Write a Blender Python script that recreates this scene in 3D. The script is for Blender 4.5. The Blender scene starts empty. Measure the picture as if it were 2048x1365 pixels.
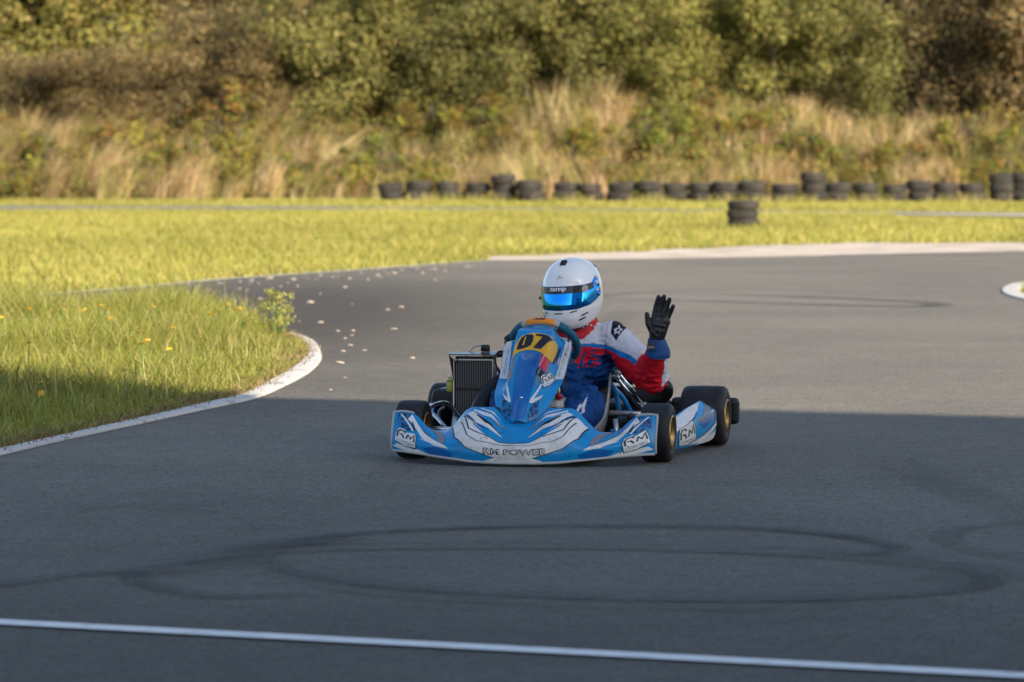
import bpy, bmesh, math, random
import numpy as np
from mathutils import Vector, Matrix, noise as mnoise
R = math.radians
scene = bpy.context.scene
col = scene.collection
random.seed(7); rng = np.random.default_rng(7)

# ---------------------------------------------------------------- camera
cam_d = bpy.data.cameras.new('camera'); cam = bpy.data.objects.new('camera', cam_d); col.objects.link(cam)
cam.location = (0, 0, 1.398); cam.rotation_euler = (R(90 - 2.6425), 0, 0)
cam_d.sensor_width = 36; cam_d.lens = 149.41; cam_d.clip_start = .1; cam_d.clip_end = 4000
cam_d.dof.use_dof = True; cam_d.dof.focus_distance = 18.9; cam_d.dof.aperture_fstop = 5.0
scene.camera = cam
# ---------------------------------------------------------------- sky and sun
SUN_EL, SUN_AZ = 25.0, 35.0            # behind the camera, to its right
sdir = Vector((math.sin(R(SUN_AZ))*math.cos(R(SUN_EL)), -math.cos(R(SUN_AZ))*math.cos(R(SUN_EL)), math.sin(R(SUN_EL))))
world = bpy.data.worlds.new('World'); scene.world = world; world.use_nodes = True
wn = world.node_tree.nodes; wl = world.node_tree.links
bgn = wn['Background']; sky = wn.new('ShaderNodeTexSky'); sky.sky_type = 'NISHITA'; sky.sun_disc = False
sky.sun_elevation = R(SUN_EL); sky.sun_rotation = math.atan2(sdir.x, sdir.y)
sky.air_density = 1.0; sky.dust_density = 1.5; sky.ozone_density = 1.0
wl.new(sky.outputs[0], bgn.inputs[0]); bgn.inputs[1].default_value = .107
sun_d = bpy.data.lights.new('sun', 'SUN'); sun_d.energy = 5.0; sun_d.angle = R(.5); sun_d.color = (1, .87, .68)
sun = bpy.data.objects.new('sun', sun_d); col.objects.link(sun); sun.location = sdir*200
sun.rotation_euler = sdir.to_track_quat('Z', 'Y').to_euler()
# ---------------------------------------------------------------- exposure
vs = scene.view_settings; vs.view_transform = 'Standard'; vs.look = 'None'; vs.gamma = 1; vs.exposure = 1.1; vs.use_curve_mapping = False

# ---------------------------------------------------------------- helpers
def tag(o, label=None, cat=None, group=None, kind=None):
    for k, v in (('label', label), ('category', cat), ('group', group), ('kind', kind)):
        if v: o[k] = v
    return o
def empty(name, loc=(0, 0, 0), rz=0, parent=None):
    o = bpy.data.objects.new(name, None); col.objects.link(o); o.location = loc; o.rotation_euler = (0, 0, rz); o.empty_display_size = .1
    if parent: o.parent = parent
    return o
def link(name, me, mat=None, parent=None, smooth=True):
    if mat is not None:
        for m in (mat if isinstance(mat, (list, tuple)) else [mat]): me.materials.append(m)
    if smooth: me.shade_smooth()
    o = bpy.data.objects.new(name, me); col.objects.link(o)
    if parent: o.parent = parent
    return o
def mesh(name, v, f, mat=None, parent=None, smooth=True):
    me = bpy.data.meshes.new(name); me.from_pydata([tuple(map(float, p)) for p in v], [], [tuple(map(int, q)) for q in f]); me.update()
    return link(name, me, mat, parent, smooth)
def fast_mesh(name, v, nper, nf, colr=None):
    """v (N,3); faces are consecutive runs of nper vertices"""
    me = bpy.data.meshes.new(name); n = len(v); me.vertices.add(n); me.vertices.foreach_set('co', np.ascontiguousarray(v, np.float32).ravel())
    me.loops.add(nf*nper); me.loops.foreach_set('vertex_index', np.arange(nf*nper, dtype=np.int32))
    me.polygons.add(nf); me.polygons.foreach_set('loop_start', np.arange(0, nf*nper, nper, dtype=np.int32))
    me.update(calc_edges=True)
    if colr is not None:
        a = me.color_attributes.new('Col', 'FLOAT_COLOR', 'POINT'); c = np.ones((n, 4), np.float32); c[:, :3] = colr; a.data.foreach_set('color', c.ravel())
    return me
def grid_mesh(name, P, mat=None, parent=None, closed_u=False, flip=False, smooth=True):
    nu, nv = P.shape[:2]; v = P.reshape(-1, 3); f = []
    for i in range(nu if closed_u else nu-1):
        for j in range(nv-1):
            a, b = i*nv+j, ((i+1) % nu)*nv+j; q = (a, b, b+1, a+1); f.append(q[::-1] if flip else q)
    return mesh(name, v, f, mat, parent, smooth)
def box(v, f, lo, hi, M=None):
    b = len(v); pts = [(x, y, z) for x in (lo[0], hi[0]) for y in (lo[1], hi[1]) for z in (lo[2], hi[2])]
    if M is not None: pts = [tuple(M @ Vector(p)) for p in pts]
    v += pts; f += [tuple(b+i for i in q) for q in ((0, 1, 3, 2), (4, 6, 7, 5), (0, 4, 5, 1), (2, 3, 7, 6), (0, 2, 6, 4), (1, 5, 7, 3))]
def boxes(name, lst, mat, parent=None, bevel=.004):
    v, f = [], []
    for b in lst: box(v, f, *b)
    o = mesh(name, v, f, mat, parent, False)
    if bevel:
        m = o.modifiers.new('b', 'BEVEL'); m.width = bevel; m.segments = 2
    return o
def cr_path(pts, n=8):
    pts = [Vector(p) for p in pts]
    if len(pts) < 3: return pts
    out = []
    for i in range(len(pts)-1):
        p0 = pts[max(i-1, 0)]; p1 = pts[i]; p2 = pts[i+1]; p3 = pts[min(i+2, len(pts)-1)]
        for k in range(n):
            t = k/n; out.append(.5*((2*p1) + (p2-p0)*t + (2*p0-5*p1+4*p2-p3)*t*t + (3*p1-p0-3*p2+p3)*t**3))
    out.append(pts[-1]); return out
def tube_vf(v, f, pts, rad, seg=10, cap=True):
    pts = [Vector(p) for p in pts]; n = len(pts); rad = rad if hasattr(rad, '__len__') else [rad]*n
    b = len(v); t0 = (pts[1]-pts[0]).normalized(); nrm = t0.orthogonal().normalized()
    for i, p in enumerate(pts):
        t = ((pts[i+1]-pts[i]) if i == 0 else (pts[i]-pts[i-1]) if i == n-1 else (pts[i+1]-pts[i-1])).normalized()
        nrm = (nrm - t*nrm.dot(t)).normalized(); bn = t.cross(nrm)
        for k in range(seg):
            a = 2*math.pi*k/seg; v.append(tuple(p + float(rad[i])*(math.cos(a)*nrm + math.sin(a)*bn)))
    for i in range(n-1):
        for k in range(seg):
            a = b+i*seg+k; c = b+i*seg+(k+1) % seg; f.append((a, c, c+seg, a+seg))
    if cap: f.append(tuple(b+k for k in range(seg))[::-1]); f.append(tuple(b+(n-1)*seg+k for k in range(seg)))
def tube(name, pts, rad, mat, parent=None, seg=10, curve=0):
    if curve:
        if hasattr(rad, '__len__'):
            k = len(pts)-1; rr = np.interp(np.linspace(0, k, k*curve+1), range(k+1), rad)
        else: rr = rad
        pts = cr_path(pts, curve); rad = rr
    v, f = [], []; tube_vf(v, f, pts, rad, seg); return mesh(name, v, f, mat, parent)
def lathe(name, prof, mat, parent=None, seg=40, axis='y', closed=True):
    """prof: list of (r, a) ; revolve round the given axis"""
    v, f = [], []; n = len(prof)
    for i in range(seg):
        t = 2*math.pi*i/seg
        for r, a in prof:
            p = (r*math.cos(t), a, r*math.sin(t)); v.append(p if axis == 'y' else (p[0], p[2], p[1]) if axis == 'z' else (p[1], p[0], p[2]))
    for i in range(seg):
        for j in range(n if closed else n-1):
            a = i*n+j; b = ((i+1) % seg)*n+j; c = ((i+1) % seg)*n+(j+1) % n; d = i*n+(j+1) % n; f.append((a, b, c, d))
    o = mesh(name, v, f, mat, parent)
    bm = bmesh.new(); bm.from_mesh(o.data); bmesh.ops.recalc_face_normals(bm, faces=bm.faces); bm.to_mesh(o.data); bm.free(); o.data.shade_smooth()
    return o
def vnoise(p, s, seed=0):
    """smooth value noise 0..1 for arrays of points (N,2)"""
    q = np.asarray(p)*s + seed*17.3; i = np.floor(q).astype(np.int64); t = q-i; t = t*t*(3-2*t)
    def h(a, b): 
        x = (a*374761393 + b*668265263 + seed*9176) & 0xffffffff; x = ((x ^ (x >> 13))*1274126177) & 0xffffffff; return ((x ^ (x >> 16)) & 0xffff)/65535.
    a = h(i[:, 0], i[:, 1]); b = h(i[:, 0]+1, i[:, 1]); c = h(i[:, 0], i[:, 1]+1); d = h(i[:, 0]+1, i[:, 1]+1)
    return (a*(1-t[:, 0])+b*t[:, 0])*(1-t[:, 1]) + (c*(1-t[:, 0])+d*t[:, 0])*t[:, 1]
def inpoly(p, poly):
    x, y = p[:, 0], p[:, 1]; r = np.zeros(len(p), bool); q = np.asarray(poly)
    for i in range(len(q)):
        x1, y1 = q[i]; x2, y2 = q[i-1]
        c = ((y1 > y) != (y2 > y)); r ^= c & (x < (x2-x1)*(y-y1)/((y2-y1) if y2 != y1 else 1e-9)+x1)
    return r

# ---------------------------------------------------------------- materials
def mat(name, c=(.5, .5, .5), rough=.5, metal=0, coat=0, spec=.5):
    m = bpy.data.materials.new(name); m.use_nodes = True; b = m.node_tree.nodes['Principled BSDF']
    b.inputs['Base Color'].default_value = (*c, 1); b.inputs['Roughness'].default_value = rough; b.inputs['Metallic'].default_value = metal
    b.inputs['Coat Weight'].default_value = coat; b.inputs['Specular IOR Level'].default_value = spec
    return m
def nd(m, t, **k):
    n = m.node_tree.nodes.new(t)
    for a, b in k.items(): setattr(n, a, b)
    return n
def lk(m, a, b): m.node_tree.links.new(a, b)
def noisy(m, c1, c2, scale, detail=4, lo=.35, hi=.65, bump=0, bscale=None, coords='Object', dist=.01):
    b = m.node_tree.nodes['Principled BSDF']; tc = nd(m, 'ShaderNodeTexCoord'); n = nd(m, 'ShaderNodeTexNoise'); n.inputs['Scale'].default_value = scale; n.inputs['Detail'].default_value = detail
    r = nd(m, 'ShaderNodeValToRGB'); r.color_ramp.elements[0].position = lo; r.color_ramp.elements[1].position = hi
    r.color_ramp.elements[0].color = (*c1, 1); r.color_ramp.elements[1].color = (*c2, 1)
    lk(m, tc.outputs[coords], n.inputs['Vector']); lk(m, n.outputs['Fac'], r.inputs[0]); lk(m, r.outputs[0], b.inputs['Base Color'])
    if bump:
        n2 = nd(m, 'ShaderNodeTexNoise'); n2.inputs['Scale'].default_value = bscale or scale; n2.inputs['Detail'].default_value = 6; lk(m, tc.outputs[coords], n2.inputs['Vector'])
        bp = nd(m, 'ShaderNodeBump'); bp.inputs['Strength'].default_value = bump; bp.inputs['Distance'].default_value = dist; lk(m, n2.outputs['Fac'], bp.inputs['Height']); lk(m, bp.outputs[0], b.inputs['Normal'])
    return m
def dirty(m, dirt=(.16, .15, .14), amount=.5, scale=9, streak=True):
    """worn vinyl: mixes dirt blotches and fine scratches over the base colour and roughness"""
    b = m.node_tree.nodes['Principled BSDF']; base = tuple(b.inputs['Base Color'].default_value)
    tc = nd(m, 'ShaderNodeTexCoord'); n1 = nd(m, 'ShaderNodeTexNoise'); n1.inputs['Scale'].default_value = scale; n1.inputs['Detail'].default_value = 8; n1.inputs['Roughness'].default_value = .7
    lk(m, tc.outputs['Object'], n1.inputs['Vector'])
    mp = nd(m, 'ShaderNodeMapping'); mp.inputs['Scale'].default_value = (60, 60, 14); mp.inputs['Rotation'].default_value = (.3, .5, .2); lk(m, tc.outputs['Object'], mp.inputs['Vector'])
    n2 = nd(m, 'ShaderNodeTexNoise'); n2.inputs['Scale'].default_value = 2.2; n2.inputs['Detail'].default_value = 3; lk(m, mp.outputs[0], n2.inputs['Vector'])
    r1 = nd(m, 'ShaderNodeMapRange'); r1.inputs[1].default_value = .5; r1.inputs[2].default_value = .78; r1.inputs[4].default_value = amount; lk(m, n1.outputs['Fac'], r1.inputs[0])
    r2 = nd(m, 'ShaderNodeMapRange'); r2.inputs[1].default_value = .66; r2.inputs[2].default_value = .74; r2.inputs[4].default_value = amount*.9; lk(m, n2.outputs['Fac'], r2.inputs[0])
    mx = nd(m, 'ShaderNodeMath', operation='MAXIMUM'); lk(m, r1.outputs[0], mx.inputs[0]); lk(m, r2.outputs[0], mx.inputs[1])
    c = nd(m, 'ShaderNodeMix', data_type='RGBA'); c.inputs[6].default_value = base; c.inputs[7].default_value = (*dirt, 1); lk(m, mx.outputs[0], c.inputs[0]); lk(m, c.outputs[2], b.inputs['Base Color'])
    rr = nd(m, 'ShaderNodeMapRange'); rr.inputs[3].default_value = b.inputs['Roughness'].default_value; rr.inputs[4].default_value = .7; lk(m, mx.outputs[0], rr.inputs[0]); lk(m, rr.outputs[0], b.inputs['Roughness'])
    return m
def leafmat(name, gain=(1, 1, 1), trans=.35, rough=.6):
    m = bpy.data.materials.new(name); m.use_nodes = True; nt = m.node_tree; b = nt.nodes['Principled BSDF']; out = nt.nodes['Material Output']
    a = nd(m, 'ShaderNodeAttribute', attribute_name='Col'); g = nd(m, 'ShaderNodeMix', data_type='RGBA', blend_type='MULTIPLY'); g.inputs[0].default_value = 1; g.inputs[7].default_value = (*gain, 1)
    lk(m, a.outputs['Color'], g.inputs[6]); lk(m, g.outputs[2], b.inputs['Base Color']); b.inputs['Roughness'].default_value = rough; b.inputs['Specular IOR Level'].default_value = .25
    t = nd(m, 'ShaderNodeBsdfTranslucent'); lk(m, g.outputs[2], t.inputs['Color']); mx = nd(m, 'ShaderNodeMixShader'); mx.inputs[0].default_value = trans
    lk(m, b.outputs[0], mx.inputs[1]); lk(m, t.outputs[0], mx.inputs[2]); lk(m, mx.outputs[0], out.inputs['Surface'])
    return m
# ---------------------------------------------------------------- panel surfaces (kart space: x forward, y left, z up)
def crv(kn, va, t):
    """Catmull-Rom curve through va at knots kn, evaluated at t (array)."""
    kn = np.asarray(kn, float); va = np.asarray(va, float); t = np.clip(np.asarray(t, float), kn[0], kn[-1])
    if va.ndim == 1: va = va[:, None]; flat = True
    else: flat = False
    m = np.zeros_like(va); d = (va[1:] - va[:-1]) / (kn[1:] - kn[:-1])[:, None]
    m[1:-1] = np.where(d[1:] * d[:-1] > 0, 2 * d[1:] * d[:-1] / (d[1:] + d[:-1] + 1e-12), 0)
    m[0] = d[0]; m[-1] = d[-1]
    i = np.clip(np.searchsorted(kn, t, side='right') - 1, 0, len(kn) - 2)
    h = (kn[i + 1] - kn[i]); s = ((t - kn[i]) / h)[..., None]; h = h[..., None]
    r = (2*s**3-3*s**2+1)*va[i] + (s**3-2*s**2+s)*h*m[i] + (-2*s**3+3*s**2)*va[i+1] + (s**3-s**2)*h*m[i+1]
    return r[..., 0] if flat else r

NU = [0, .09, .16, .21, .36, .415, .49, .57, .64, .72, .80, .86, .93, 1.0]
N_TZ = [.186, .190, .222, .245, .245, .232, .187, .146, .137, .150, .192, .214, .218, .214]
N_TX = [.75, .75, .75, .75, .745, .74, .735, .725, .72, .71, .695, .69, .685, .68]
N_LX = [.935, .934, .932, .93, .915, .905, .890, .872, .85, .825, .80, .78, .755, .725]
N_LZ = [.016, .0165, .017, .018, .022, .026, .03, .034, .038, .042, .046, .048, .05, .05]
N_B = [1, 1, 1, 1, .95, .8, .6, .5, .45, .35, .25, .2, .15, .1]
def nose(u, v):
    u = np.asarray(u, float); v = np.asarray(v, float); a = np.abs(u)
    tz, tx, lx, lz, b = (crv(NU, k, a) for k in (N_TZ, N_TX, N_LX, N_LZ, N_B))
    p1x = lx + .006; p1z = lz + .040
    xs = np.stack([lx, p1x, p1x*.67 + tx*.33 + .040*b, p1x*.33 + tx*.67 + .030*b, tx], -1)
    zs = np.stack([lz, p1z, p1z*.67 + tz*.33 + .004*b, p1z*.33 + tz*.67 + .014*b, tz], -1)
    kn = np.array([0, .18, .45, .72, 1.]); o = []
    sh = v.shape; vf = v.ravel()
    for arr in (xs, zs):
        A = arr.reshape(-1, 5); d = (A[:, 1:] - A[:, :-1]) / (kn[1:] - kn[:-1])
        m = np.zeros_like(A); m[:, 1:-1] = .5*(d[:, 1:] + d[:, :-1]); m[:, 0] = d[:, 0]; m[:, -1] = d[:, -1]
        i = np.clip(np.searchsorted(kn, vf, side='right') - 1, 0, 3); r = np.arange(len(vf)); h = kn[i+1]-kn[i]; s = (vf-kn[i])/h
        o.append(((2*s**3-3*s**2+1)*A[r, i] + (s**3-2*s**2+s)*h*m[r, i] + (-2*s**3+3*s**2)*A[r, i+1] + (s**3-s**2)*h*m[r, i+1]).reshape(sh))
    return np.stack([o[0], .59*u - .012, o[1]], -1)

FV = [0, .04, .1, .2, .3, .45, .6, .75, .82, .86, .88, .90, .92, .94, .965, 1.0]
FW = [.046, .078, .100, .122, .136, .146, .150, .154, .148, .104, .091, .082, .072, .060, .040, .008]
def smst(a, b, t):
    t = np.clip((t-a)/(b-a), 0, 1); return t*t*(3-2*t)
def panel(u, v):
    u = np.asarray(u, float); v = np.asarray(v, float)
    w = crv(FV, FW, v); y = w*u; ay = np.abs(y)
    x = .775 - .435*v; z = .175 + .405*v
    up = smst(.25, .5, v)
    plate = 1 - smst(.072, .108, ay)
    n = up*.052*plate + (1-up)*(.035*(1 - u*u))
    x = x - up*.085*(1-plate)
    ds = crv([0, .08, .2, .35, .5, .60, .635, .66, 1], [-.012, -.014, -.004, .012, .024, .027, .012, 0, 0], v)
    n = n - ds*np.exp(-(ay/(.020 + .020*smst(.05, .5, v)))**2.6)
    n = n - .034*smst(.86, 1, v); x = x - .05*smst(.84, 1, v)
    z = z - .016*(1-u*u)*(1-smst(0, .16, v))
    return np.stack([x + .68*n, y - .02, z + .73*n], -1)

def pod(u, v):
    """left side pod: u 0 rear .. 1 front, v 0 bottom .. 1 top edge, 1.. rolls inward"""
    u = np.asarray(u, float); v = np.asarray(v, float)
    x = -.365 + .735*u
    top = crv([0, .15, .4, .7, 1], [.212, .222, .205, .172, .150], u); bot = crv([0, .3, .7, 1], [.048, .038, .032, .035], u)
    z = bot + (top-bot)*np.clip(v, 0, 1)
    bulge = np.sin(np.clip(v, 0, 1)*np.pi)**.7
    y = crv([0, .12, .5, 1], [.672, .676, .640, .575], u) - .014 + .016*bulge - .05*smst(.75, 1, v)
    return np.stack([x, y, z], -1)
# ---------------------------------------------------------------- ground, track, lines
EDGE_OUT = [(-2.75, 16.6), (-2.55, 17.66), (-2.29, 18.99), (-2.12, 19.89), (-1.85, 21.15), (-1.63, 22.2), (-1.42, 23.16), (-1.32, 24.3), (-1.24, 25.8), (-1.23, 27.23), (-1.27, 28.28), (-1.37, 29.72), (-1.50, 30.7), (-1.62, 31.21)]
EDGE_IN = [(-2.81, 16.9), (-2.6, 18.01), (-2.33, 19.34), (-2.15, 20.21), (-1.88, 21.54), (-1.66, 22.71), (-1.5, 23.6), (-1.43, 24.91), (-1.37, 26.4), (-1.36, 28.0), (-1.42, 28.99), (-1.49, 29.72), (-1.57, 30.3), (-1.66, 31.0)]
ISL_BACK = [(-2.01, 32.58), (-2.52, 33.22), (-3.25, 33.5), (-4.04, 33.5), (-5.54, 33.03), (-14, 30), (-14, 8), (-6, 8), (-3.6, 13.0)]
FAR = [(-40, 6), (-12, 20), (-6.1, 33.98), (-5.27, 36.6), (-4.66, 38.62), (-3.7, 41.46), (-2.98, 44.07), (-1.79, 47.04), (-0.29, 51.09), (1.07, 51.53), (2.63, 52.44), (4.06, 53.38), (6.67, 55.37), (10.61, 57.24), (40, 70)]
APRON = [(-0.27, 52.91), (1.13, 54.61), (2.91, 58.08), (4.78, 60.14), (7.28, 60.45), (11.38, 61.38), (40, 75)]
RK_OUT = [(9, 47), (6.1, 44.07), (5.16, 42.8), (4.89, 41.9), (4.68, 40.61), (4.58, 39.39), (4.58, 38.01), (4.7, 33.98), (5.6, 28)]
RK_IN = [(9, 45.4), (5.92, 42.6), (5.2, 41.7), (4.98, 41.2), (4.86, 40.61), (4.79, 39.79), (4.79, 39.0), (4.9, 35.19), (5.85, 28)]

m_ground = mat('grass_soil', rough=.95, spec=.1); noisy(m_ground, (.16, .16, .03), (.30, .27, .06), .9, 8, .3, .7, .6, 14, 'Object', .03)
m_asph = mat('asphalt', (.1, .1, .1), .88, spec=.35)
b = m_asph.node_tree.nodes['Principled BSDF']
tc = nd(m_asph, 'ShaderNodeTexCoord')
def tex(m, sc, det=5, rough=.6, vec=None):
    n = nd(m, 'ShaderNodeTexNoise'); n.inputs['Scale'].default_value = sc; n.inputs['Detail'].default_value = det; n.inputs['Roughness'].default_value = rough; lk(m, vec or tc.outputs['Object'], n.inputs['Vector']); return n
n_big = tex(m_asph, .35, 3); n_fine = tex(m_asph, 60, 4, .8); n_mid = tex(m_asph, 6, 5)
r_f = nd(m_asph, 'ShaderNodeValToRGB'); e = r_f.color_ramp.elements; e[0].position = .36; e[0].color = (.064, .0585, .050, 1); e[1].position = .66; e[1].color = (.230, .211, .180, 1)
lk(m_asph, n_fine.outputs['Fac'], r_f.inputs[0])
mul = nd(m_asph, 'ShaderNodeMix', data_type='RGBA', blend_type='MULTIPLY'); mul.inputs[0].default_value = 1
r_b = nd(m_asph, 'ShaderNodeMapRange'); r_b.inputs[1].default_value = .3; r_b.inputs[2].default_value = .7; r_b.inputs[3].default_value = .82; r_b.inputs[4].default_value = 1.15; lk(m_asph, n_big.outputs['Fac'], r_b.inputs[0])
r_m = nd(m_asph, 'ShaderNodeMapRange'); r_m.inputs[1].default_value = .3; r_m.inputs[2].default_value = .7; r_m.inputs[3].default_value = .88; r_m.inputs[4].default_value = 1.1; lk(m_asph, n_mid.outputs['Fac'], r_m.inputs[0])
mm = nd(m_asph, 'ShaderNodeMath', operation='MULTIPLY'); lk(m_asph, r_b.outputs[0], mm.inputs[0]); lk(m_asph, r_m.outputs[0], mm.inputs[1])
lk(m_asph, r_f.outputs[0], mul.inputs[6]); lk(m_asph, mm.outputs[0], mul.inputs[7])
# old, unswept asphalt behind the grass island: a dirt stain with an uneven edge
mp = nd(m_asph, 'ShaderNodeMapping'); mp.inputs['Location'].default_value = (2.1*.34, -35.5*.075, 0); mp.inputs['Scale'].default_value = (.34, .075, 0); lk(m_asph, tc.outputs['Object'], mp.inputs['Vector'])
ln = nd(m_asph, 'ShaderNodeVectorMath', operation='LENGTH'); lk(m_asph, mp.outputs[0], ln.inputs[0])
ad = nd(m_asph, 'ShaderNodeMath', operation='MULTIPLY_ADD'); ad.inputs[1].default_value = .5; lk(m_asph, n_mid.outputs['Fac'], ad.inputs[0]); lk(m_asph, ln.outputs['Value'], ad.inputs[2])
st = nd(m_asph, 'ShaderNodeMapRange'); st.inputs[1].default_value = .55; st.inputs[2].default_value = 1.35; st.inputs[3].default_value = .95; st.inputs[4].default_value = 0; lk(m_asph, ad.outputs[0], st.inputs[0])
stm = nd(m_asph, 'ShaderNodeMix', data_type='RGBA'); stm.inputs[7].default_value = (.046, .038, .031, 1); lk(m_asph, st.outputs[0], stm.inputs[0]); lk(m_asph, mul.outputs[2], stm.inputs[6])
# foreground shade painted into the asphalt colour, fading out along a slant
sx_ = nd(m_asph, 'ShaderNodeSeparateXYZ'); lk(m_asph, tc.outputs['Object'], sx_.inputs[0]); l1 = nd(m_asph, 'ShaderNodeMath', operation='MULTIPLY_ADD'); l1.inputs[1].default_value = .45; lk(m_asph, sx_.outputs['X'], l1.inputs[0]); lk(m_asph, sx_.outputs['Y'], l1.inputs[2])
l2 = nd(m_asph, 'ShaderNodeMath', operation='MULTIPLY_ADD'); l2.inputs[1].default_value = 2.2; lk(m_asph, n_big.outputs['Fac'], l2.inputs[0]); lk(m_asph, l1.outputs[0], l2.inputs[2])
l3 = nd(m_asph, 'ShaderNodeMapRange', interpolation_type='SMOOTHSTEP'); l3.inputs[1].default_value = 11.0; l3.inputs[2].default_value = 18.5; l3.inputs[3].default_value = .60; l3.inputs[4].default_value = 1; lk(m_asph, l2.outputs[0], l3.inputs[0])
near_shade = nd(m_asph, 'ShaderNodeMix', data_type='RGBA', blend_type='MULTIPLY'); near_shade.inputs[0].default_value = 1; lk(m_asph, stm.outputs[2], near_shade.inputs[6]); lk(m_asph, l3.outputs[0], near_shade.inputs[7]); lk(m_asph, near_shade.outputs[2], b.inputs['Base Color'])
bp = nd(m_asph, 'ShaderNodeBump'); bp.inputs['Strength'].default_value = .7; bp.inputs['Distance'].default_value = .004; lk(m_asph, n_fine.outputs['Fac'], bp.inputs['Height']); lk(m_asph, bp.outputs[0], b.inputs['Normal'])

m_white = mat('road_paint', (.62, .60, .57), .75); noisy(m_white, (.36, .345, .33), (.54, .515, .49), 9, 8, .35, .6, .3, 90, 'Object', .003)
m_conc = mat('concrete', rough=.9); noisy(m_conc, (.30, .25, .20), (.54, .46, .39), 1.6, 10, .3, .62, .3, 30, 'Object', .01)
m_far = mat('far_asphalt', rough=.9); noisy(m_far, (.10, .105, .12), (.16, .165, .18), 1.5, 6)

m_line = mat('line_paint', rough=.7); noisy(m_line, (.58, .57, .56), (.80, .79, .77), 14, 8, .3, .5, .3, 90, 'Object', .003)
def sheet(name, pts, z, m, label=None):
    bm = bmesh.new(); vs_ = [bm.verts.new((x, y, z)) for x, y in pts]; fc = bm.faces.new(vs_)
    if fc.normal.z < 0: fc.normal_flip()
    bm.normal_update()
    if fc.normal.z < 0: fc.normal_flip()
    bmesh.ops.triangulate(bm, faces=bm.faces[:]); me = bpy.data.meshes.new(name); bm.to_mesh(me); bm.free()
    o = link(name, me, m, None, False); o['kind'] = 'structure'
    return o
def ribbon(name, pts, w, z, m, n=6):
    pts = [Vector((x, y, 0)) for x, y in pts]; pts = cr_path(pts, n); v, f = [], []; k = len(pts)
    for i, p in enumerate(pts):
        t = (pts[min(i+1, k-1)]-pts[max(i-1, 0)]).normalized(); s = Vector((-t.y, t.x, 0)); ww = w(i/(k-1)) if callable(w) else w
        v += [tuple(p+s*ww/2+Vector((0, 0, z))), tuple(p-s*ww/2+Vector((0, 0, z)))]
    f = [(2*i, 2*i+1, 2*i+3, 2*i+2) for i in range(k-1)]
    o = mesh(name, v, f, m, None, False); o['kind'] = 'structure'
    for p in o.data.polygons:
        if p.normal.z < 0: o.data.flip_normals(); break
    return o
sheet('ground', [(-1500, -1500), (1500, -1500), (1500, 1500), (-1500, 1500)], 0, m_ground)
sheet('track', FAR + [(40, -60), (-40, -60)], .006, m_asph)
def sm(pts, n=5): return [(p.x, p.y) for p in cr_path([(x, y, 0) for x, y in pts], n)]
eo, ei = sm(EDGE_OUT), sm(EDGE_IN)
ISLAND = eo + ISL_BACK
sheet('grass_island', ISLAND, .012, m_ground)
# kerb line round the island: a low painted kerb, raised a little
def kerb(name, a, bb, h, m):
    n = min(len(a), len(bb)); v, f = [], []
    for i in range(n):
        (x0, y0), (x1, y1) = a[i], bb[i]
        v += [(x0, y0, .008), (x0*.94+x1*.06, y0*.94+y1*.06, h), (x0*.5+x1*.5, y0*.5+y1*.5, h*1.15), (x1*.9+x0*.1, y1*.9+y0*.1, h), (x1, y1, .004)]
    for i in range(n-1):
        for j in range(4): f.append((5*i+j, 5*i+5+j, 5*i+6+j, 5*i+1+j))
    f += [(0, 1, 2, 3, 4), tuple(5*(n-1)+k for k in (4, 3, 2, 1, 0))]
    o = mesh(name, v, f, m, None, False); o['kind'] = 'structure'; return o
m_kerb = mat('worn_kerb_paint', rough=.8); noisy(m_kerb, (.24, .225, .21), (.53, .51, .49), 7, 10, .31, .43, .5, 60, 'Object', .004)
kerb('kerb', eo, ei, .022, m_kerb)
ko, ki = sm(RK_OUT), sm(RK_IN)
sheet('grass_island', ko + [(12, 28), (12, 47)], .012, m_ground)
kerb('kerb', ko, ki, .022, m_white)
ap_ = [p_ for i_ in range(len(APRON)-1) for p_ in [(APRON[i_][0]*(1-k_/9)+APRON[i_+1][0]*k_/9, APRON[i_][1]*(1-k_/9)+APRON[i_+1][1]*k_/9+random.gauss(0, .32)) for k_ in range(9)]]+[APRON[-1]]
sheet('concrete_apron', [p for p in FAR if p[0] > -.3] + ap_[::-1], .010, m_conc)
ribbon('painted_line', [(-1.9, 46.75), (-1.2, 48.65), (-.29, 51.05)], .10, .014, m_white)
ribbon('painted_line', [(-6.05, 33.9), (-4.66, 38.55), (-3.7, 41.4), (-2.98, 44.0), (-1.9, 46.75)], .10, .014, m_white)
ribbon('painted_line', [(3.9, 53.35), (5.2, 54.3), (6.67, 55.42), (10.6, 57.3)], .16, .016, m_white)
ribbon('painted_line', [(-3.6, 13.25), (-1.96, 12.53), (-1.49, 12.32), (1.34, 11.07), (1.77, 10.88), (3.4, 10.16)], .118, .012, m_line)
sheet('far_track', [(-60, 92), (-11, 90), (-5, 91.3), (0, 89.8), (6, 86.2), (10, 83.2), (30, 78), (30, 82), (10.5, 87), (6, 90.2), (0, 94.2), (-5, 96.5), (-12, 97.2), (-60, 99)], .006, m_far)
sheet('concrete_apron', [(6.5, 86.4), (8.5, 84.9), (10, 83.5), (30, 78.3), (30, 80), (10.2, 85.6), (8.5, 86.5)], .010, m_conc)
FARTRACK = [(-60, 92), (-11, 90), (-5, 91.3), (0, 89.8), (6, 86.2), (10, 83.2), (30, 78), (30, 82), (10.5, 87), (6, 90.2), (0, 94.2), (-5, 96.5), (-12, 97.2), (-60, 99)]
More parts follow.
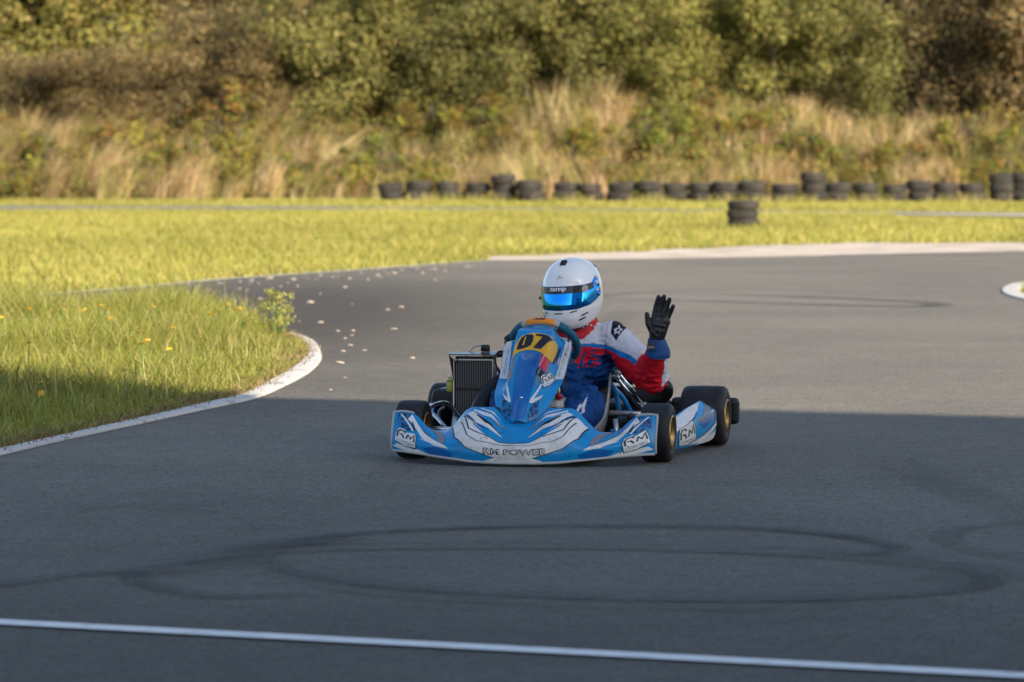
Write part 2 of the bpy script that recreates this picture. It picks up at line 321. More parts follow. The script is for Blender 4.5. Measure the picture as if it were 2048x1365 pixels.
# tyre marks
m_skid = bpy.data.materials.new('rubber_marks'); m_skid.use_nodes = True
b = m_skid.node_tree.nodes['Principled BSDF']; b.inputs['Base Color'].default_value = (.022, .022, .024, 1); b.inputs['Roughness'].default_value = .75
tr = nd(m_skid, 'ShaderNodeBsdfTransparent'); mx = nd(m_skid, 'ShaderNodeMixShader'); tcs = nd(m_skid, 'ShaderNodeTexCoord')
ns = nd(m_skid, 'ShaderNodeTexNoise'); ns.inputs['Scale'].default_value = 3.5; ns.inputs['Detail'].default_value = 7; lk(m_skid, tcs.outputs['Object'], ns.inputs['Vector'])
ed = nd(m_skid, 'ShaderNodeAttribute', attribute_name='edge'); ps = nd(m_skid, 'ShaderNodeAttribute', attribute_name='along'); n3 = nd(m_skid, 'ShaderNodeTexNoise'); n3.inputs['Scale'].default_value = 1; n3.inputs['Detail'].default_value = 4; n3.inputs['Roughness'].default_value = .7; lk(m_skid, ps.outputs['Vector'], n3.inputs['Vector'])
grn = nd(m_skid, 'ShaderNodeTexNoise'); grn.inputs['Scale'].default_value = 60; grn.inputs['Detail'].default_value = 4; lk(m_skid, tcs.outputs['Object'], grn.inputs['Vector'])
def mrange(src, a, b_, lo, hi):
    r = nd(m_skid, 'ShaderNodeMapRange'); r.inputs[1].default_value = a; r.inputs[2].default_value = b_; r.inputs[3].default_value = lo; r.inputs[4].default_value = hi; lk(m_skid, src, r.inputs[0]); return r.outputs[0]
def mulm(a, b_):
    q = nd(m_skid, 'ShaderNodeMath', operation='MULTIPLY'); lk(m_skid, a, q.inputs[0]); lk(m_skid, b_, q.inputs[1]); return q.outputs[0]
fac = mulm(mulm(mrange(ns.outputs['Fac'], .3, .7, .55, 1.25), mrange(n3.outputs['Fac'], .33, .58, .15, 1.2)), mulm(ed.outputs['Fac'], mrange(grn.outputs['Fac'], .3, .65, 1.0, .35)))
lk(m_skid, fac, mx.inputs[0]); lk(m_skid, tr.outputs[0], mx.inputs[1]); lk(m_skid, b.outputs[0], mx.inputs[2]); lk(m_skid, mx.outputs[0], m_skid.node_tree.nodes['Material Output'].inputs['Surface'])
zk = [.012]
def skid(pts, w, s=1., n=14, name='skid_mark'):
    zk[0] += .0006; z = zk[0]
    pts = cr_path([(x, y, 0) for x, y in pts], n); k = len(pts); v, f, e, al = [], [], [], []; d = 0; sd = random.uniform(0, 50)
    for i, p in enumerate(pts):
        if i: d += (p-pts[i-1]).length
        t = (pts[min(i+1, k-1)]-pts[max(i-1, 0)]).normalized(); q = Vector((-t.y, t.x, 0)); fade = min(1, 5*i/k, 5*(k-1-i)/k)
        for a, g in ((-.5, 0), (-.38, .85), (0, 1), (.38, .85), (.5, 0)): v.append(tuple(p+q*w*a+Vector((0, 0, z)))); e.append(g*fade*s*.85); al += [d*.9+sd, a*w*70, 0]
    for i in range(k-1):
        for j in range(4): f.append((5*i+j, 5*i+5+j, 5*i+6+j, 5*i+1+j))
    o = mesh(name, v, f, m_skid, None, False); at = o.data.attributes.new('edge', 'FLOAT', 'POINT'); at.data.foreach_set('value', e); a3 = o.data.attributes.new('along', 'FLOAT_VECTOR', 'POINT'); a3.data.foreach_set('vector', al); o['kind'] = 'structure'
    if o.data.polygons[0].normal.z < 0: o.data.flip_normals()
SK_A = [(-0.89, 14.46), (-0.81, 14.73), (-0.68, 15.01), (-0.47, 15.23), (-0.13, 15.4), (0.23, 15.47), (0.59, 15.47), (0.86, 15.38), (1.07, 15.21), (1.23, 14.96), (1.32, 14.64), (1.27, 14.43), (1.14, 14.32)]
SK_B = [(-0.88, 14.43), (-0.8, 14.03), (-0.65, 13.66), (-0.45, 13.36), (-0.19, 13.17), (0.12, 13.02), (0.42, 12.94), (0.73, 12.91), (1.04, 12.97), (1.28, 13.1), (1.47, 13.32), (1.52, 13.55), (1.48, 13.82), (1.29, 14.03)]
SK_C = [(-1.28, 13.79), (-1.15, 14.03), (-0.89, 14.37), (-0.56, 14.55), (-0.13, 14.6), (0.39, 14.57), (0.81, 14.43), (1.13, 14.2), (1.36, 13.95)]
SK_D = [(-1.7, 13.32), (-1.62, 13.39), (-1.28, 13.79), (-1.15, 13.39), (-0.88, 13.02), (-0.51, 13.24)]
SK_E = [(2.03, 15.69), (1.89, 15.61), (1.67, 15.4), (1.54, 15.05), (1.56, 14.55), (1.72, 14.2), (1.82, 14.03)]
SK_F = [(0.87, 39.92), (2.2, 39.26), (3.05, 38.37), (3.7, 37.17), (3.33, 36.49), (1.67, 37.76), (0.84, 38.37)]
for p, w, s in ((SK_A, .13, 1), (SK_B, .12, .9), (SK_C, .11, .75), (SK_D, .13, .75), (SK_E, .13, .45), (SK_F, .30, .8)): skid(p, w, s)
skid([(x*.985+.02, y*.97+.36) for x, y in SK_A[1:11]], .05, .55); skid([(x*.93+.05, y*.9+1.45) for x, y in SK_B[1:11]], .05, .5); skid([(x*1.03, y+.22) for x, y in SK_C], .06, .5); skid([(x, y-.24) for x, y in SK_B[1:9]], .07, .5)
skid([(-.95, 14.25), (-.86, 14.6), (-.72, 14.85), (-.55, 15.05)], .30, .6); skid([(1.0, 14.6), (1.3, 14.2), (1.5, 13.8), (1.35, 13.4)], .36, .4); skid([(-1.2, 13.6), (-1.12, 13.85), (-.95, 14.1), (-.7, 14.25)], .25, .5)
skid([(-.6, 16.6), (-.3, 20), (.1, 25), (.5, 30), (1.2, 38)], .3, .3); skid([(2.6, 12.2), (2.2, 14), (1.9, 16), (1.6, 19.5)], .3, .35); skid([(-1.7, 15.9), (-1.55, 16.3), (-1.3, 16.2), (-1.1, 16.1)], .12, .4)
skid([(.4, 36), (.9, 39.2), (2.2, 40.6), (3.4, 39.8)], .28, .5)

# ---------------------------------------------------------------- bank
def bank_z(x, y):
    t = np.clip((y-109.5)/9.0, 0, 1); t = t*t*(3-2*t); u = np.clip((y-118)/60, 0, 1)
    return t*(1.7+.25*np.sin(x*.21+1)+.15*np.sin(x*.53)) + u*5
m_bank = mat('bank_soil', rough=1, spec=.1); noisy(m_bank, (.07, .06, .025), (.16, .13, .05), 1.2, 8, .3, .7, .5, 6)
gx, gy = np.meshgrid(np.linspace(-70, 70, 90), np.linspace(108.6, 185, 60), indexing='ij')
gz = bank_z(gx, gy) + .10*np.sin(gx*1.7+gy)*np.sin(gy*1.3)*(gy > 111) - .02*(gy < 109.4)
o = grid_mesh('bank', np.stack([gx, gy, gz], -1), m_bank); o['kind'] = 'structure'
if o.data.polygons[0].normal.z < 0: o.data.flip_normals()

# ---------------------------------------------------------------- pit building behind the photographer: its shadow lies over the near track
m_clad = mat('wall_cladding', (.72, .73, .75), .6); noisy(m_clad, (.66, .67, .69), (.76, .77, .79), 2, 5)
m_roof = mat('roof_sheet', (.12, .12, .13), .6); m_door = mat('roller_door', (.05, .09, .2), .5); m_glass = mat('window_glass', (.02, .025, .03), .08)
HB = 13.0; LB, DB = 34.0, 15.0
off = HB/math.tan(R(SUN_EL)); sx, sy = math.sin(R(SUN_AZ))*off, -math.cos(R(SUN_AZ))*off
dv = Vector((3.99, -1.68, 0)).normalized(); st_ = Vector((-1.36, 23.43, 0)) - dv*6.2 + Vector((sx, sy, 0))
bld = empty('pit_building', st_, math.atan2(dv.y, dv.x))       # local x along the front, local -y into the building
tag(bld, 'tall pale clad pit building with flat dark roof, standing behind the near track', 'building')
boxes('wall', [((0, -DB, -.02), (LB, -.35, HB-.35))], m_clad, bld, .02)
boxes('roof', [((-.3, -DB-.3, HB-.35), (LB+.3, 0, HB))], m_roof, bld, .02)
for i in range(6):
    boxes('roller_door', [((1.5+i*5.4, -.352, -.01), (5.1+i*5.4, -.28, 3.6))], m_door, bld, .01)
    for k in range(2): boxes('window', [((2.0+i*5.4, -.352, 5.2+k*3.6), (4.6+i*5.4, -.30, 6.9+k*3.6))], m_glass, bld, .01)
# ---------------------------------------------------------------- grass and other plants
def blades(xy, z0, hgt, wid, lean, colr, seg=2, face_cam=.0):
    """bent grass blades; each is seg quads; returns verts (n*seg*4,3) and colours"""
    n = len(xy); ang = rng.uniform(0, 2*np.pi, n); la = rng.uniform(0, 2*np.pi, n)
    side = np.stack([np.cos(ang), np.sin(ang), 0*ang], 1)*wid[:, None]*.5
    ld = np.stack([np.cos(la), np.sin(la), 0*la], 1)*(lean*hgt)[:, None]
    base = np.concatenate([xy, np.broadcast_to(np.asarray(z0, float), (n,))[:, None]], 1)
    lv = []
    for k in range(seg+1):
        t = k/seg; c = base + ld*t*t + np.stack([0*hgt, 0*hgt, hgt*(t - .12*t*t)], 1); w = side*(1-t)**.7 if k < seg else side*.08
        lv.append((c-w, c+w))
    q = []
    for k in range(seg): q.append(np.stack([lv[k][0], lv[k][1], lv[k+1][1], lv[k+1][0]], 1))
    v = np.stack(q, 1).reshape(-1, 3); c = np.repeat(colr, seg*4, axis=0)
    return v, c, n*seg
def pal(n, cols, w=None, jit=.18):
    cols = np.asarray(cols, float); i = rng.choice(len(cols), n, p=w); c = cols[i]
    return np.clip(c*(1+rng.uniform(-jit, jit, (n, 1)))*(1+rng.uniform(-.06, .06, (n, 3))), 0, 1)
m_grass = leafmat('grass_blades', trans=.4); m_dry = leafmat('dry_grass', trans=.3); m_leaf = leafmat('leaves', trans=.3)
GREEN = [(.22, .24, .042), (.30, .285, .06), (.38, .335, .088), (.45, .38, .15), (.14, .17, .03)]
# near island
def scatter(n, x0, x1, y0, y1): return np.stack([rng.uniform(x0, x1, n), rng.uniform(y0, y1, n)], 1)
p = scatter(150000, -6.5, -1.1, 15.5, 33.6); inner = sm(EDGE_IN) + ISL_BACK
p = p[inpoly(p, inner)]; d = vnoise(p, 1.3, 1)*.6+vnoise(p, 3.7, 2)*.4
p = p[rng.random(len(p)) < .35+.9*d]; d = vnoise(p, 1.3, 1)*.6+vnoise(p, 3.7, 2)*.4
ei_np = np.asarray(sm(EDGE_IN)); 
edge = np.full(len(p), 9.); 
for q in ei_np: edge = np.minimum(edge, np.hypot(p[:, 0]-q[0], (p[:, 1]-q[1])*.6))
hh = (.055+.165*d)*rng.uniform(.6, 1.35, len(p))*np.clip(.30+edge*1.0, .30, 1)*(1+1.1*np.clip((p[:, 1]-26.5)/4, 0, 1)*np.interp(p[:, 0], [-2.6, -1.8], [1, .35]))
pc = pal(len(p), GREEN, [.25, .3, .22, .13, .10]); dryer = vnoise(p, .8, 5)[:, None]; pc = pc*np.array([.92, .97, .9])*(.78+.4*dryer)
v, c, nf = blades(p, .012, hh, rng.uniform(.005, .011, len(p)), rng.uniform(.15, .85, len(p)), pc, 3)
o = link('meadow_grass', fast_mesh('meadow_grass', v, 4, nf, c), m_grass, None, False); tag(o, 'long yellow green grass covering the island inside the white kerb', 'grass', kind='stuff')
# seed-head stems above the island grass
p = scatter(5200, -6.5, -1.1, 15.5, 33.4); p = p[inpoly(p, inner)]; k = vnoise(p, .9, 8) > .5; p = p[k]
hh = rng.uniform(.14, .34, len(p))*(1+.5*np.clip((p[:, 1]-26.5)/4, 0, 1)); edge = np.full(len(p), 9.)
for q in ei_np: edge = np.minimum(edge, np.hypot(p[:, 0]-q[0], (p[:, 1]-q[1])*.6))
hh *= np.clip(.3+edge*.9, .3, 1)
v, c, nf = blades(p, .012, hh, rng.uniform(.004, .007, len(p)), rng.uniform(.1, .5, len(p)), pal(len(p), [(.50, .43, .20), (.42, .38, .14)]), 3)
o = link('seed_stems', fast_mesh('seed_stems', v, 4, nf, c), m_dry, None, False); tag(o, 'pale dry seed stems standing above the island grass', 'grass', kind='stuff')
# far field
FIELD_EX = [list(FAR) + [(40, -60), (-40, -60)], [q for q in FAR if q[0] > -.3] + APRON[::-1]]
def field(n, y0, y1, xs, hmin, hmax, w0, w1, name, label, excl=FIELD_EX):
    yy = y0 + (y1-y0)*rng.random(n)**1.15; p = np.stack([rng.uniform(-1, 1, n)*(yy*.1205+xs), yy], 1)
    for e_ in excl: p = p[~inpoly(p, e_)]
    d = vnoise(p, .7, 3)*.5+vnoise(p, 2.3, 4)*.5; p = p[rng.random(len(p)) < .4+.8*d]; d = vnoise(p, .7, 3)*.5+vnoise(p, 2.3, 4)*.5
    hh = (hmin+(hmax-hmin)*d)*rng.uniform(.6, 1.3, len(p)); tone = vnoise(p, .35, 6)[:, None]
    pc = pal(len(p), GREEN, [.2, .32, .30, .12, .06])*(.85+.4*tone)
    v, c, nf = blades(p, 0, hh, rng.uniform(w0, w1, len(p)), rng.uniform(.2, .9, len(p)), pc, 1)
    o = link(name, fast_mesh(name, v, 4, nf, c), m_grass, None, False); tag(o, label, 'grass', kind='stuff')
field(250000, 33, 90, 5.5, .05, .13, .014, .026, 'field_grass', 'short yellow green grass of the field beyond the track', FIELD_EX + [FARTRACK, [(7.5, 79), (12, 76), (34, 68), (34, 82), (10.3, 87), (7.5, 87)]])
field(90000, 78, 109.5, 10, .03, .085, .02, .04, 'verge_grass', 'rough grass verge in front of the tyre wall', FIELD_EX + [FARTRACK, [(7.5, 77), (12, 74), (34, 66), (34, 82), (10.3, 87), (7.5, 87)]])
# right island
p = scatter(26000, 4.7, 12, 28, 47); p = p[inpoly(p, ki + [(12, 28), (12, 47)])]
v, c, nf = blades(p, .012, rng.uniform(.06, .16, len(p)), rng.uniform(.008, .014, len(p)), rng.uniform(.2, .8, len(p)), pal(len(p), GREEN), 2)
o = link('meadow_grass', fast_mesh('meadow_grass', v, 4, nf, c), m_grass, None, False); tag(o, 'grass tuft patch inside the small white hairpin kerb', 'grass', kind='stuff')

# dead thatch creeping over the inner edge of the kerb
t_ = rng.uniform(0, len(ei_np)-1.001, 5200); i_ = t_.astype(int); q_ = ei_np[i_]*(1-(t_-i_))[:, None]+ei_np[i_+1]*(t_-i_)[:, None]; q_ = q_+np.stack([rng.normal(-.05, .05, len(q_)), rng.normal(0, .06, len(q_))], 1)
v, c, nf = blades(q_, .014, rng.uniform(.015, .06, len(q_)), rng.uniform(.006, .012, len(q_)), rng.uniform(.6, 2.2, len(q_)), pal(len(q_), [(.26, .17, .08), (.34, .25, .12), (.20, .15, .06), (.22, .22, .05)]), 2)
o = link('dead_thatch', fast_mesh('dead_thatch', v, 4, nf, c), m_dry, None, False); tag(o, 'brown dead thatch creeping over the inner edge of the kerb', 'grass', kind='stuff')
# ragged tufts round the feet of the tyre barrier
n = 3300; xx = rng.uniform(-3.6, 20, n); p = np.stack([xx, np.interp(xx, [-3, .45, 5.85, 15], [107.9, 106.2, 104.75, 104.5])+rng.normal(-.1, .25, n)], 1); p = p[vnoise(p, 1.1, 41) > .42]; n = len(p)
v, c, nf = blades(p, 0, rng.uniform(.06, .30, n), rng.uniform(.015, .028, n), rng.uniform(.15, .7, n), pal(n, GREEN[:4]+[(.44, .36, .2)]), 2)
o = link('barrier_tufts', fast_mesh('barrier_tufts', v, 4, nf, c), m_grass, None, False); tag(o, 'ragged grass tufts growing round the feet of the tyre barrier', 'grass', kind='stuff')
# yellow flowers on the island and in the field
m_petal = mat('yellow_petals', (.62, .36, .02), .6); m_stem = mat('flower_stem', (.12, .18, .03), .7)
def flower_mesh():
    v, f = [], []
    for k in range(10):
        a = 2*math.pi*k/10; b0 = len(v); r = .020
        v += [(0, 0, .002), (r*.6*math.cos(a-.28), r*.6*math.sin(a-.28), .005), (r*math.cos(a), r*math.sin(a), .003), (r*.6*math.cos(a+.28), r*.6*math.sin(a+.28), .005)]; f.append((b0, b0+1, b0+2, b0+3))
    for k in range(8):
        a = 2*math.pi*k/8; v.append((.006*math.cos(a), .006*math.sin(a), .006))
    f.append(tuple(range(len(v)-8, len(v)))); me = bpy.data.meshes.new('flower_head'); me.from_pydata(v, [], f); me.materials.append(m_petal); return me
fm = flower_mesh(); sv, sf = [], []; tube_vf(sv, sf, [(0, 0, 0), (.006, 0, .5), (0, 0, 1)], .0025, 5); sme = bpy.data.meshes.new('stem'); sme.from_pydata(sv, [], sf); sme.materials.append(m_stem)
fp = scatter(400, -4.6, -1.9, 19, 30.5); fp = fp[inpoly(fp, inner)]; w_ = vnoise(fp, .8, 11); fp = fp[np.argsort(-w_)][:130]
for x, y in fp:
    if abs(x) > y*.122+.3: continue
    h_ = random.uniform(.18, .32); r = empty('yellow_flower', (x, y, .012), random.uniform(0, 6)); tag(r, 'small yellow wild flower among the long island grass', 'flower', 'yellow flowers in the island grass')
    s_ = bpy.data.objects.new('stem', sme); col.objects.link(s_); s_.parent = r; s_.scale = (1, 1, h_)
    h2 = bpy.data.objects.new('flower_head', fm); col.objects.link(h2); h2.parent = r; h2.location = (0, 0, h_); h2.rotation_euler = (random.uniform(-.5, .9), random.uniform(-.5, .5), 0)

# ---- leaf clouds
def leaf_cloud(clumps, n, size, cols, w=None, up=.4, jit=.2):
    """clumps: (k,4) x y z r. leaves as rhombic quads"""
    cl = np.asarray(clumps, float); wt = cl[:, 3]**2; i = rng.choice(len(cl), n, p=wt/wt.sum())
    d = rng.normal(size=(n, 3)); d /= np.linalg.norm(d, axis=1)[:, None]; r = rng.random(n)**.45
    p = cl[i, :3] + d*(r*cl[i, 3])[:, None]*np.array([1, 1, .8])
    nr = d + rng.normal(size=(n, 3))*.7 + np.array([0, 0, up]); nr /= np.linalg.norm(nr, axis=1)[:, None]
    a = np.cross(nr, rng.normal(size=(n, 3))); a /= np.linalg.norm(a, axis=1)[:, None]; b_ = np.cross(nr, a)
    s = size*rng.uniform(.6, 1.4, n)[:, None]
    v = np.stack([p-a*s*.5, p-b_*s*.3+nr*s*.08, p+a*s*.5, p+b_*s*.3+nr*s*.08], 1).reshape(-1, 3)
    c = pal(n, cols, w, jit)*(.6+.6*rng.random(len(cl))[i])[:, None]
    return fast_mesh('crown', v, 4, n, np.repeat(c, 4, axis=0))
m_bark = mat('bark', rough=.95); noisy(m_bark, (.05, .04, .03), (.12, .10, .075), 6, 6, .3, .7, .6, 20, 'Object', .02)
def tree_proto(h, rad, base, nclump, nleaf, size, cols, w=None, spread=1.):
    """returns (trunk mesh, crown mesh); several stems and limbs, crown made of clumps at limb ends"""
    v, f = [], []; cl = []; tips = []
    for s in range(random.randint(2, 4)):
        a = random.uniform(0, 6.28); q = [Vector((.12*math.cos(a), .12*math.sin(a), -.15))]; dr = Vector((math.cos(a)*.28*spread, math.sin(a)*.28*spread, 1)).normalized(); L_ = h*random.uniform(.55, .8)
        for k in range(5): dr = (dr+Vector((random.gauss(0, .12), random.gauss(0, .12), .04))).normalized(); q.append(q[-1]+dr*L_/5)
        tube_vf(v, f, q, [.085, .075, .06, .045, .03, .015], 7)
        for k in range(2, 6):
            for _ in range(2):
                b_ = random.uniform(0, 6.28); e_ = q[k]+Vector((math.cos(b_), math.sin(b_), random.uniform(.1, .7)))*rad*random.uniform(.3, .7); mid = (q[k]+e_)/2+Vector((0, 0, .1)); tube_vf(v, f, [q[k], mid, e_], [.03, .02, .008], 5); tips.append(e_)
    for _ in range(nclump):
        if tips and random.random() < .5: c_ = random.choice(tips)+Vector((random.gauss(0, .25), random.gauss(0, .25), random.gauss(0, .25)))
        else:
            a = random.uniform(0, 6.28); t = random.random(); zz = base+(h-base)*t; rr = rad*(math.sin(math.pi*min(1, .18+.82*(1-abs(t-.42)/.6)))**.6 if abs(t-.42) < .6 else .2)*random.uniform(.55, 1.05)
            c_ = Vector((rr*math.cos(a), rr*math.sin(a), zz))
        cl.append((*c_, random.uniform(.34, .66)*rad*.5+.12))
    tm = bpy.data.meshes.new('trunk'); tm.from_pydata(v, [], f); tm.shade_smooth(); tm.materials.append(m_bark)
    cm = leaf_cloud(cl, nleaf, size, cols, w); return tm, cm
def place(name, proto, loc, rz, sc, m, label, cat, group, part2='crown'):
    r = empty(name, loc, rz); tag(r, label, cat, group); r.scale = (sc[0], sc[0], sc[1])
    a = bpy.data.objects.new('trunk' if cat == 'tree' else 'stems', proto[0]); col.objects.link(a); a.parent = r
    c_ = bpy.data.objects.new(part2, proto[1]); col.objects.link(c_); c_.parent = r
    if not proto[1].materials: proto[1].materials.append(m)
    c_.material_slots[0].link = 'OBJECT'; c_.material_slots[0].material = m
    return r
random.seed(21)
OLIVE = [(.10, .105, .032), (.14, .135, .045), (.075, .085, .03), (.18, .165, .06)]
GREY = [(.10, .085, .05), (.13, .105, .06), (.075, .07, .04), (.16, .12, .06)]
YELG = [(.18, .175, .045), (.24, .215, .055), (.13, .14, .04), (.26, .20, .07)]
tp = [tree_proto(5.6, 2.1, .1, 84, 24000, .115, OLIVE), tree_proto(5.0, 2.3, .0, 88, 24000, .105, OLIVE), tree_proto(6.2, 1.9, .5, 70, 20000, .115, YELG), tree_proto(4.6, 2.2, .0, 84, 22000, .10, GREY), tree_proto(5.4, 2.4, .1, 88, 24000, .115, GREY)]
lm = {k: leafmat('leaves_'+k, g, .3) for k, g in (('green', (1.6, 1.53, 1.35)), ('bright', (1.75, 1.68, 1.35)), ('dark', (1.35, 1.3, 1.2)), ('brown', (1.7, 1.55, 1.25)), ('grey', (1.85, 1.8, 1.5)), ('yellow', (1.25, 1.25, 1.2)))}
def TX(px, D): return (px-1024)/8500*D
row1 = [(-330, 118.5, 3, 'brown'), (-120, 119.5, 4, 'grey'), (60, 119, 3, 'grey'), (215, 118.2, 3, 'brown'), (360, 119.5, 4, 'grey'), (500, 119.0, 3, 'brown'), (640, 119.2, 1, 'green'), (800, 119.8, 0, 'green'), (930, 118.6, 1, 'dark'), (1075, 119, 0, 'green'), (1215, 119.6, 1, 'dark'), (1375, 118.4, 1, 'bright'), (1560, 118.6, 0, 'bright'), (1730, 119.4, 1, 'dark'), (1880, 119.8, 4, 'dark'), (2010, 118.8, 4, 'brown'), (2160, 119.2, 1, 'green'), (2330, 119, 0, 'green')]
row1 = [(px_, 119+.5*(i_ % 3)-.5, (3, 4, 1, 0)[i_ % 4], ('grey', 'brown', 'green', 'dark', 'green')[i_ % 5]) for i_, px_ in enumerate(range(-1230, -400, 150))] + row1 + [(px_, 119+.5*(i_ % 3)-.5, (0, 1, 4, 1)[i_ % 4], ('dark', 'green', 'brown', 'green', 'grey')[i_ % 5]) for i_, px_ in enumerate(range(2480, 3400, 150))]
LAB = {'brown': 'rusty brown bushy tree in the hedge on top of the bank', 'grey': 'grey brown twiggy tree in the hedge on top of the bank', 'green': 'olive green bushy tree in the hedge on top of the bank', 'dark': 'dark green bushy tree in the hedge on top of the bank', 'bright': 'bright light green bushy tree in the hedge on top of the bank', 'yellow': 'yellowing autumn tree rising behind the hedge on the bank'}
SHORT = {'brown': 'rusty brown', 'grey': 'grey brown', 'green': 'olive green', 'dark': 'dark green', 'bright': 'bright green'}
for i_, (px, D, k, c) in enumerate(row1):
    lf = SHORT[row1[i_-1][3]] if i_ else None; rt_ = SHORT[row1[i_+1][3]] if i_ < len(row1)-1 else None
    lab = '%s bushy hedge tree on the bank between %s and %s trees' % (SHORT[c], lf, rt_) if lf and rt_ else '%s bushy tree at the end of the front hedge row on the bank' % SHORT[c]
    x = TX(px, D); s = random.uniform(.9, 1.1); low = .62 if px < 560 else 1.0
    place('hedge_tree', tp[k], (x, D, float(bank_z(x, D))-.12), random.uniform(0, 6.28), (s, s*low), lm[c], lab, 'tree', 'hedge trees on the bank, '+c)
for px, D, k, c in [(-300, 126, 2, 'yellow'), (-160, 128, 2, 'yellow'), (0, 127, 2, 'yellow'), (50, 130, 0, 'green'), (110, 125.5, 2, 'yellow'), (240, 126, 2, 'yellow'), (430, 127, 4, 'brown'), (600, 126, 4, 'grey'), (780, 127, 0, 'green'), (960, 127, 0, 'green'), (1150, 126, 0, 'green'), (1330, 127.5, 1, 'dark'), (1500, 126.5, 0, 'green'), (1680, 126, 0, 'green'), (1850, 127, 4, 'grey'), (1990, 126, 2, 'yellow'), (2140, 127, 0, 'green'), (2320, 126, 2, 'yellow')]:
    x = TX(px, D); s = random.uniform(1.1, 1.3)
    lab = LAB[c] if c == 'yellow' else LAB[c].replace('in the hedge on top of', 'behind the front hedge row on')
    place('hedge_tree', tp[k], (x, D, float(bank_z(x, D))-.12), random.uniform(0, 6.28), (s, s*1.1), lm[c], lab, 'tree', 'trees behind the hedge, '+c)
for px, k, c in [(px_, (0, 2, 4)[i_ % 3], ('green', 'yellow', 'grey')[i_ % 3]) for i_, px_ in enumerate(list(range(-1200, -350, 190))+list(range(2480, 3400, 190)))] + [(-260, 0, 'green'), (-40, 2, 'yellow'), (160, 2, 'yellow'), (340, 0, 'green'), (520, 4, 'brown'), (700, 2, 'yellow'), (880, 0, 'green'), (1060, 4, 'grey'), (1240, 0, 'green'), (1420, 2, 'yellow'), (1600, 0, 'green'), (1780, 4, 'grey'), (1950, 2, 'yellow'), (2130, 0, 'green'), (2300, 2, 'yellow')]:
    D = 136+random.uniform(-1, 1); x = TX(px, D); place('hedge_tree', tp[k], (x, D, float(bank_z(x, D))-.12), random.uniform(0, 6.28), (1.5, 1.35), lm[c], LAB[c].split(' in the')[0].split(' rising')[0]+' far back behind the hedge on the bank', 'tree', 'far trees behind the hedge, '+c)
# brambles on the bank
def bush_proto(r, h, n, cols, w=None):
    v, f = [], []; cl = []
    for s in range(9):
        a = random.uniform(0, 6.28); d_ = Vector((math.cos(a), math.sin(a), 0)); rr = r*random.uniform(.5, 1); tube_vf(v, f, [d_*.08+Vector((0, 0, -.1)), d_*rr*.45+Vector((0, 0, h*random.uniform(.6, .95))), d_*rr+Vector((0, 0, h*random.uniform(.2, .5)))], [.014, .010, .005], 5)
    for _ in range(26):
        a = random.uniform(0, 6.28); q = random.random()**.6*r; cl.append((q*math.cos(a), q*math.sin(a), h*random.uniform(.15, 1)*(1-.5*(q/r)**2), random.uniform(.12, .3)))
    tm = bpy.data.meshes.new('stems'); tm.from_pydata(v, [], f); tm.materials.append(m_bark); return tm, leaf_cloud(cl, n, .085, cols, w)
lmb = {k: leafmat('bush_leaves_'+k, g, .3) for k, g in (('green', (1.2, 1.2, 1)), ('brown', (1.1, 1.0, .95)), ('yellow', (1.25, 1.2, 1)))}
BR = [(.13, .15, .035), (.18, .19, .04), (.25, .22, .035), (.22, .11, .04), (.09, .11, .03)]
bp_ = [bush_proto(1.0, 1.1, 2600, BR), bush_proto(.8, .9, 2000, BR, [.1, .2, .5, .1, .1]), bush_proto(1.2, 1.3, 3000, BR, [.2, .15, .1, .35, .2]), bush_proto(.9, 1.2, 2200, BR, [.35, .3, .05, .05, .25])]
BL = ['olive green bramble bush on the grassy bank', 'yellowing bramble bush on the grassy bank', 'reddish brown bramble bush on the grassy bank', 'dark green leafy bush on the grassy bank']
for i in range(132):
    D = random.uniform(109.8, 118.0); px = -980 + i*31 + random.uniform(-40, 40); x = TX(px, D); k = random.choice([0, 0, 0, 1, 2, 3, 3]); s = random.uniform(.6, 1.25)
    place('bramble_bush', bp_[k], (x, D, float(bank_z(x, D))-.05), random.uniform(0, 6.28), (s, s*random.uniform(.8, 1.1)), lmb['green' if k in (0, 3) else 'yellow' if k == 1 else 'brown'], BL[k], 'bush', 'bank bushes: '+BL[k].split(' bush')[0], 'foliage')
# tall dry grass on the bank, in tufts that share a colour and a lean
nt = 4700; ty = rng.uniform(108.9, 119.3, nt); tx_ = rng.uniform(-1, 1, nt)*(ty*.1205+13); tq = np.stack([tx_, ty], 1); td = vnoise(tq, .45, 14)*.6+vnoise(tq, 1.4, 15)*.4
keep = rng.random(nt) < np.clip((td-.33)*2.8, .05, 1)*np.where(tq[:, 0] < -2, .72, 1); tq, td = tq[keep], td[keep]; nt = len(tq)
tan = [(.38, .275, .14), (.45, .335, .18), (.30, .22, .10), (.31, .28, .10), (.20, .205, .055), (.37, .23, .12), (.50, .40, .22)]
tc_ = pal(nt, tan, [.2, .17, .16, .15, .12, .12, .08], .3); th_ = (.35+1.3*td)*rng.uniform(.6, 1.35, nt); tl = np.where(tq[:, 0] < -3.5, rng.normal(.55, .3, nt), rng.normal(0, .22, nt))
nb = rng.integers(14, 34, nt); ix = np.repeat(np.arange(nt), nb); n = len(ix); p = tq[ix]+rng.normal(0, .11, (n, 2)); hh = th_[ix]*rng.uniform(.45, 1.1, n)
vv_, c, nf = blades(p, bank_z(p[:, 0], p[:, 1])-.03, hh, rng.uniform(.014, .032, n), rng.uniform(.05, .35, n), tc_[ix]*rng.uniform(.8, 1.2, (n, 1)), 2)
rise = (vv_[:, 2]-np.repeat(bank_z(p[:, 0], p[:, 1])-.03, 8)); vv_[:, 0] += np.repeat(tl[ix], 8)*rise*np.clip(rise, 0, 1)
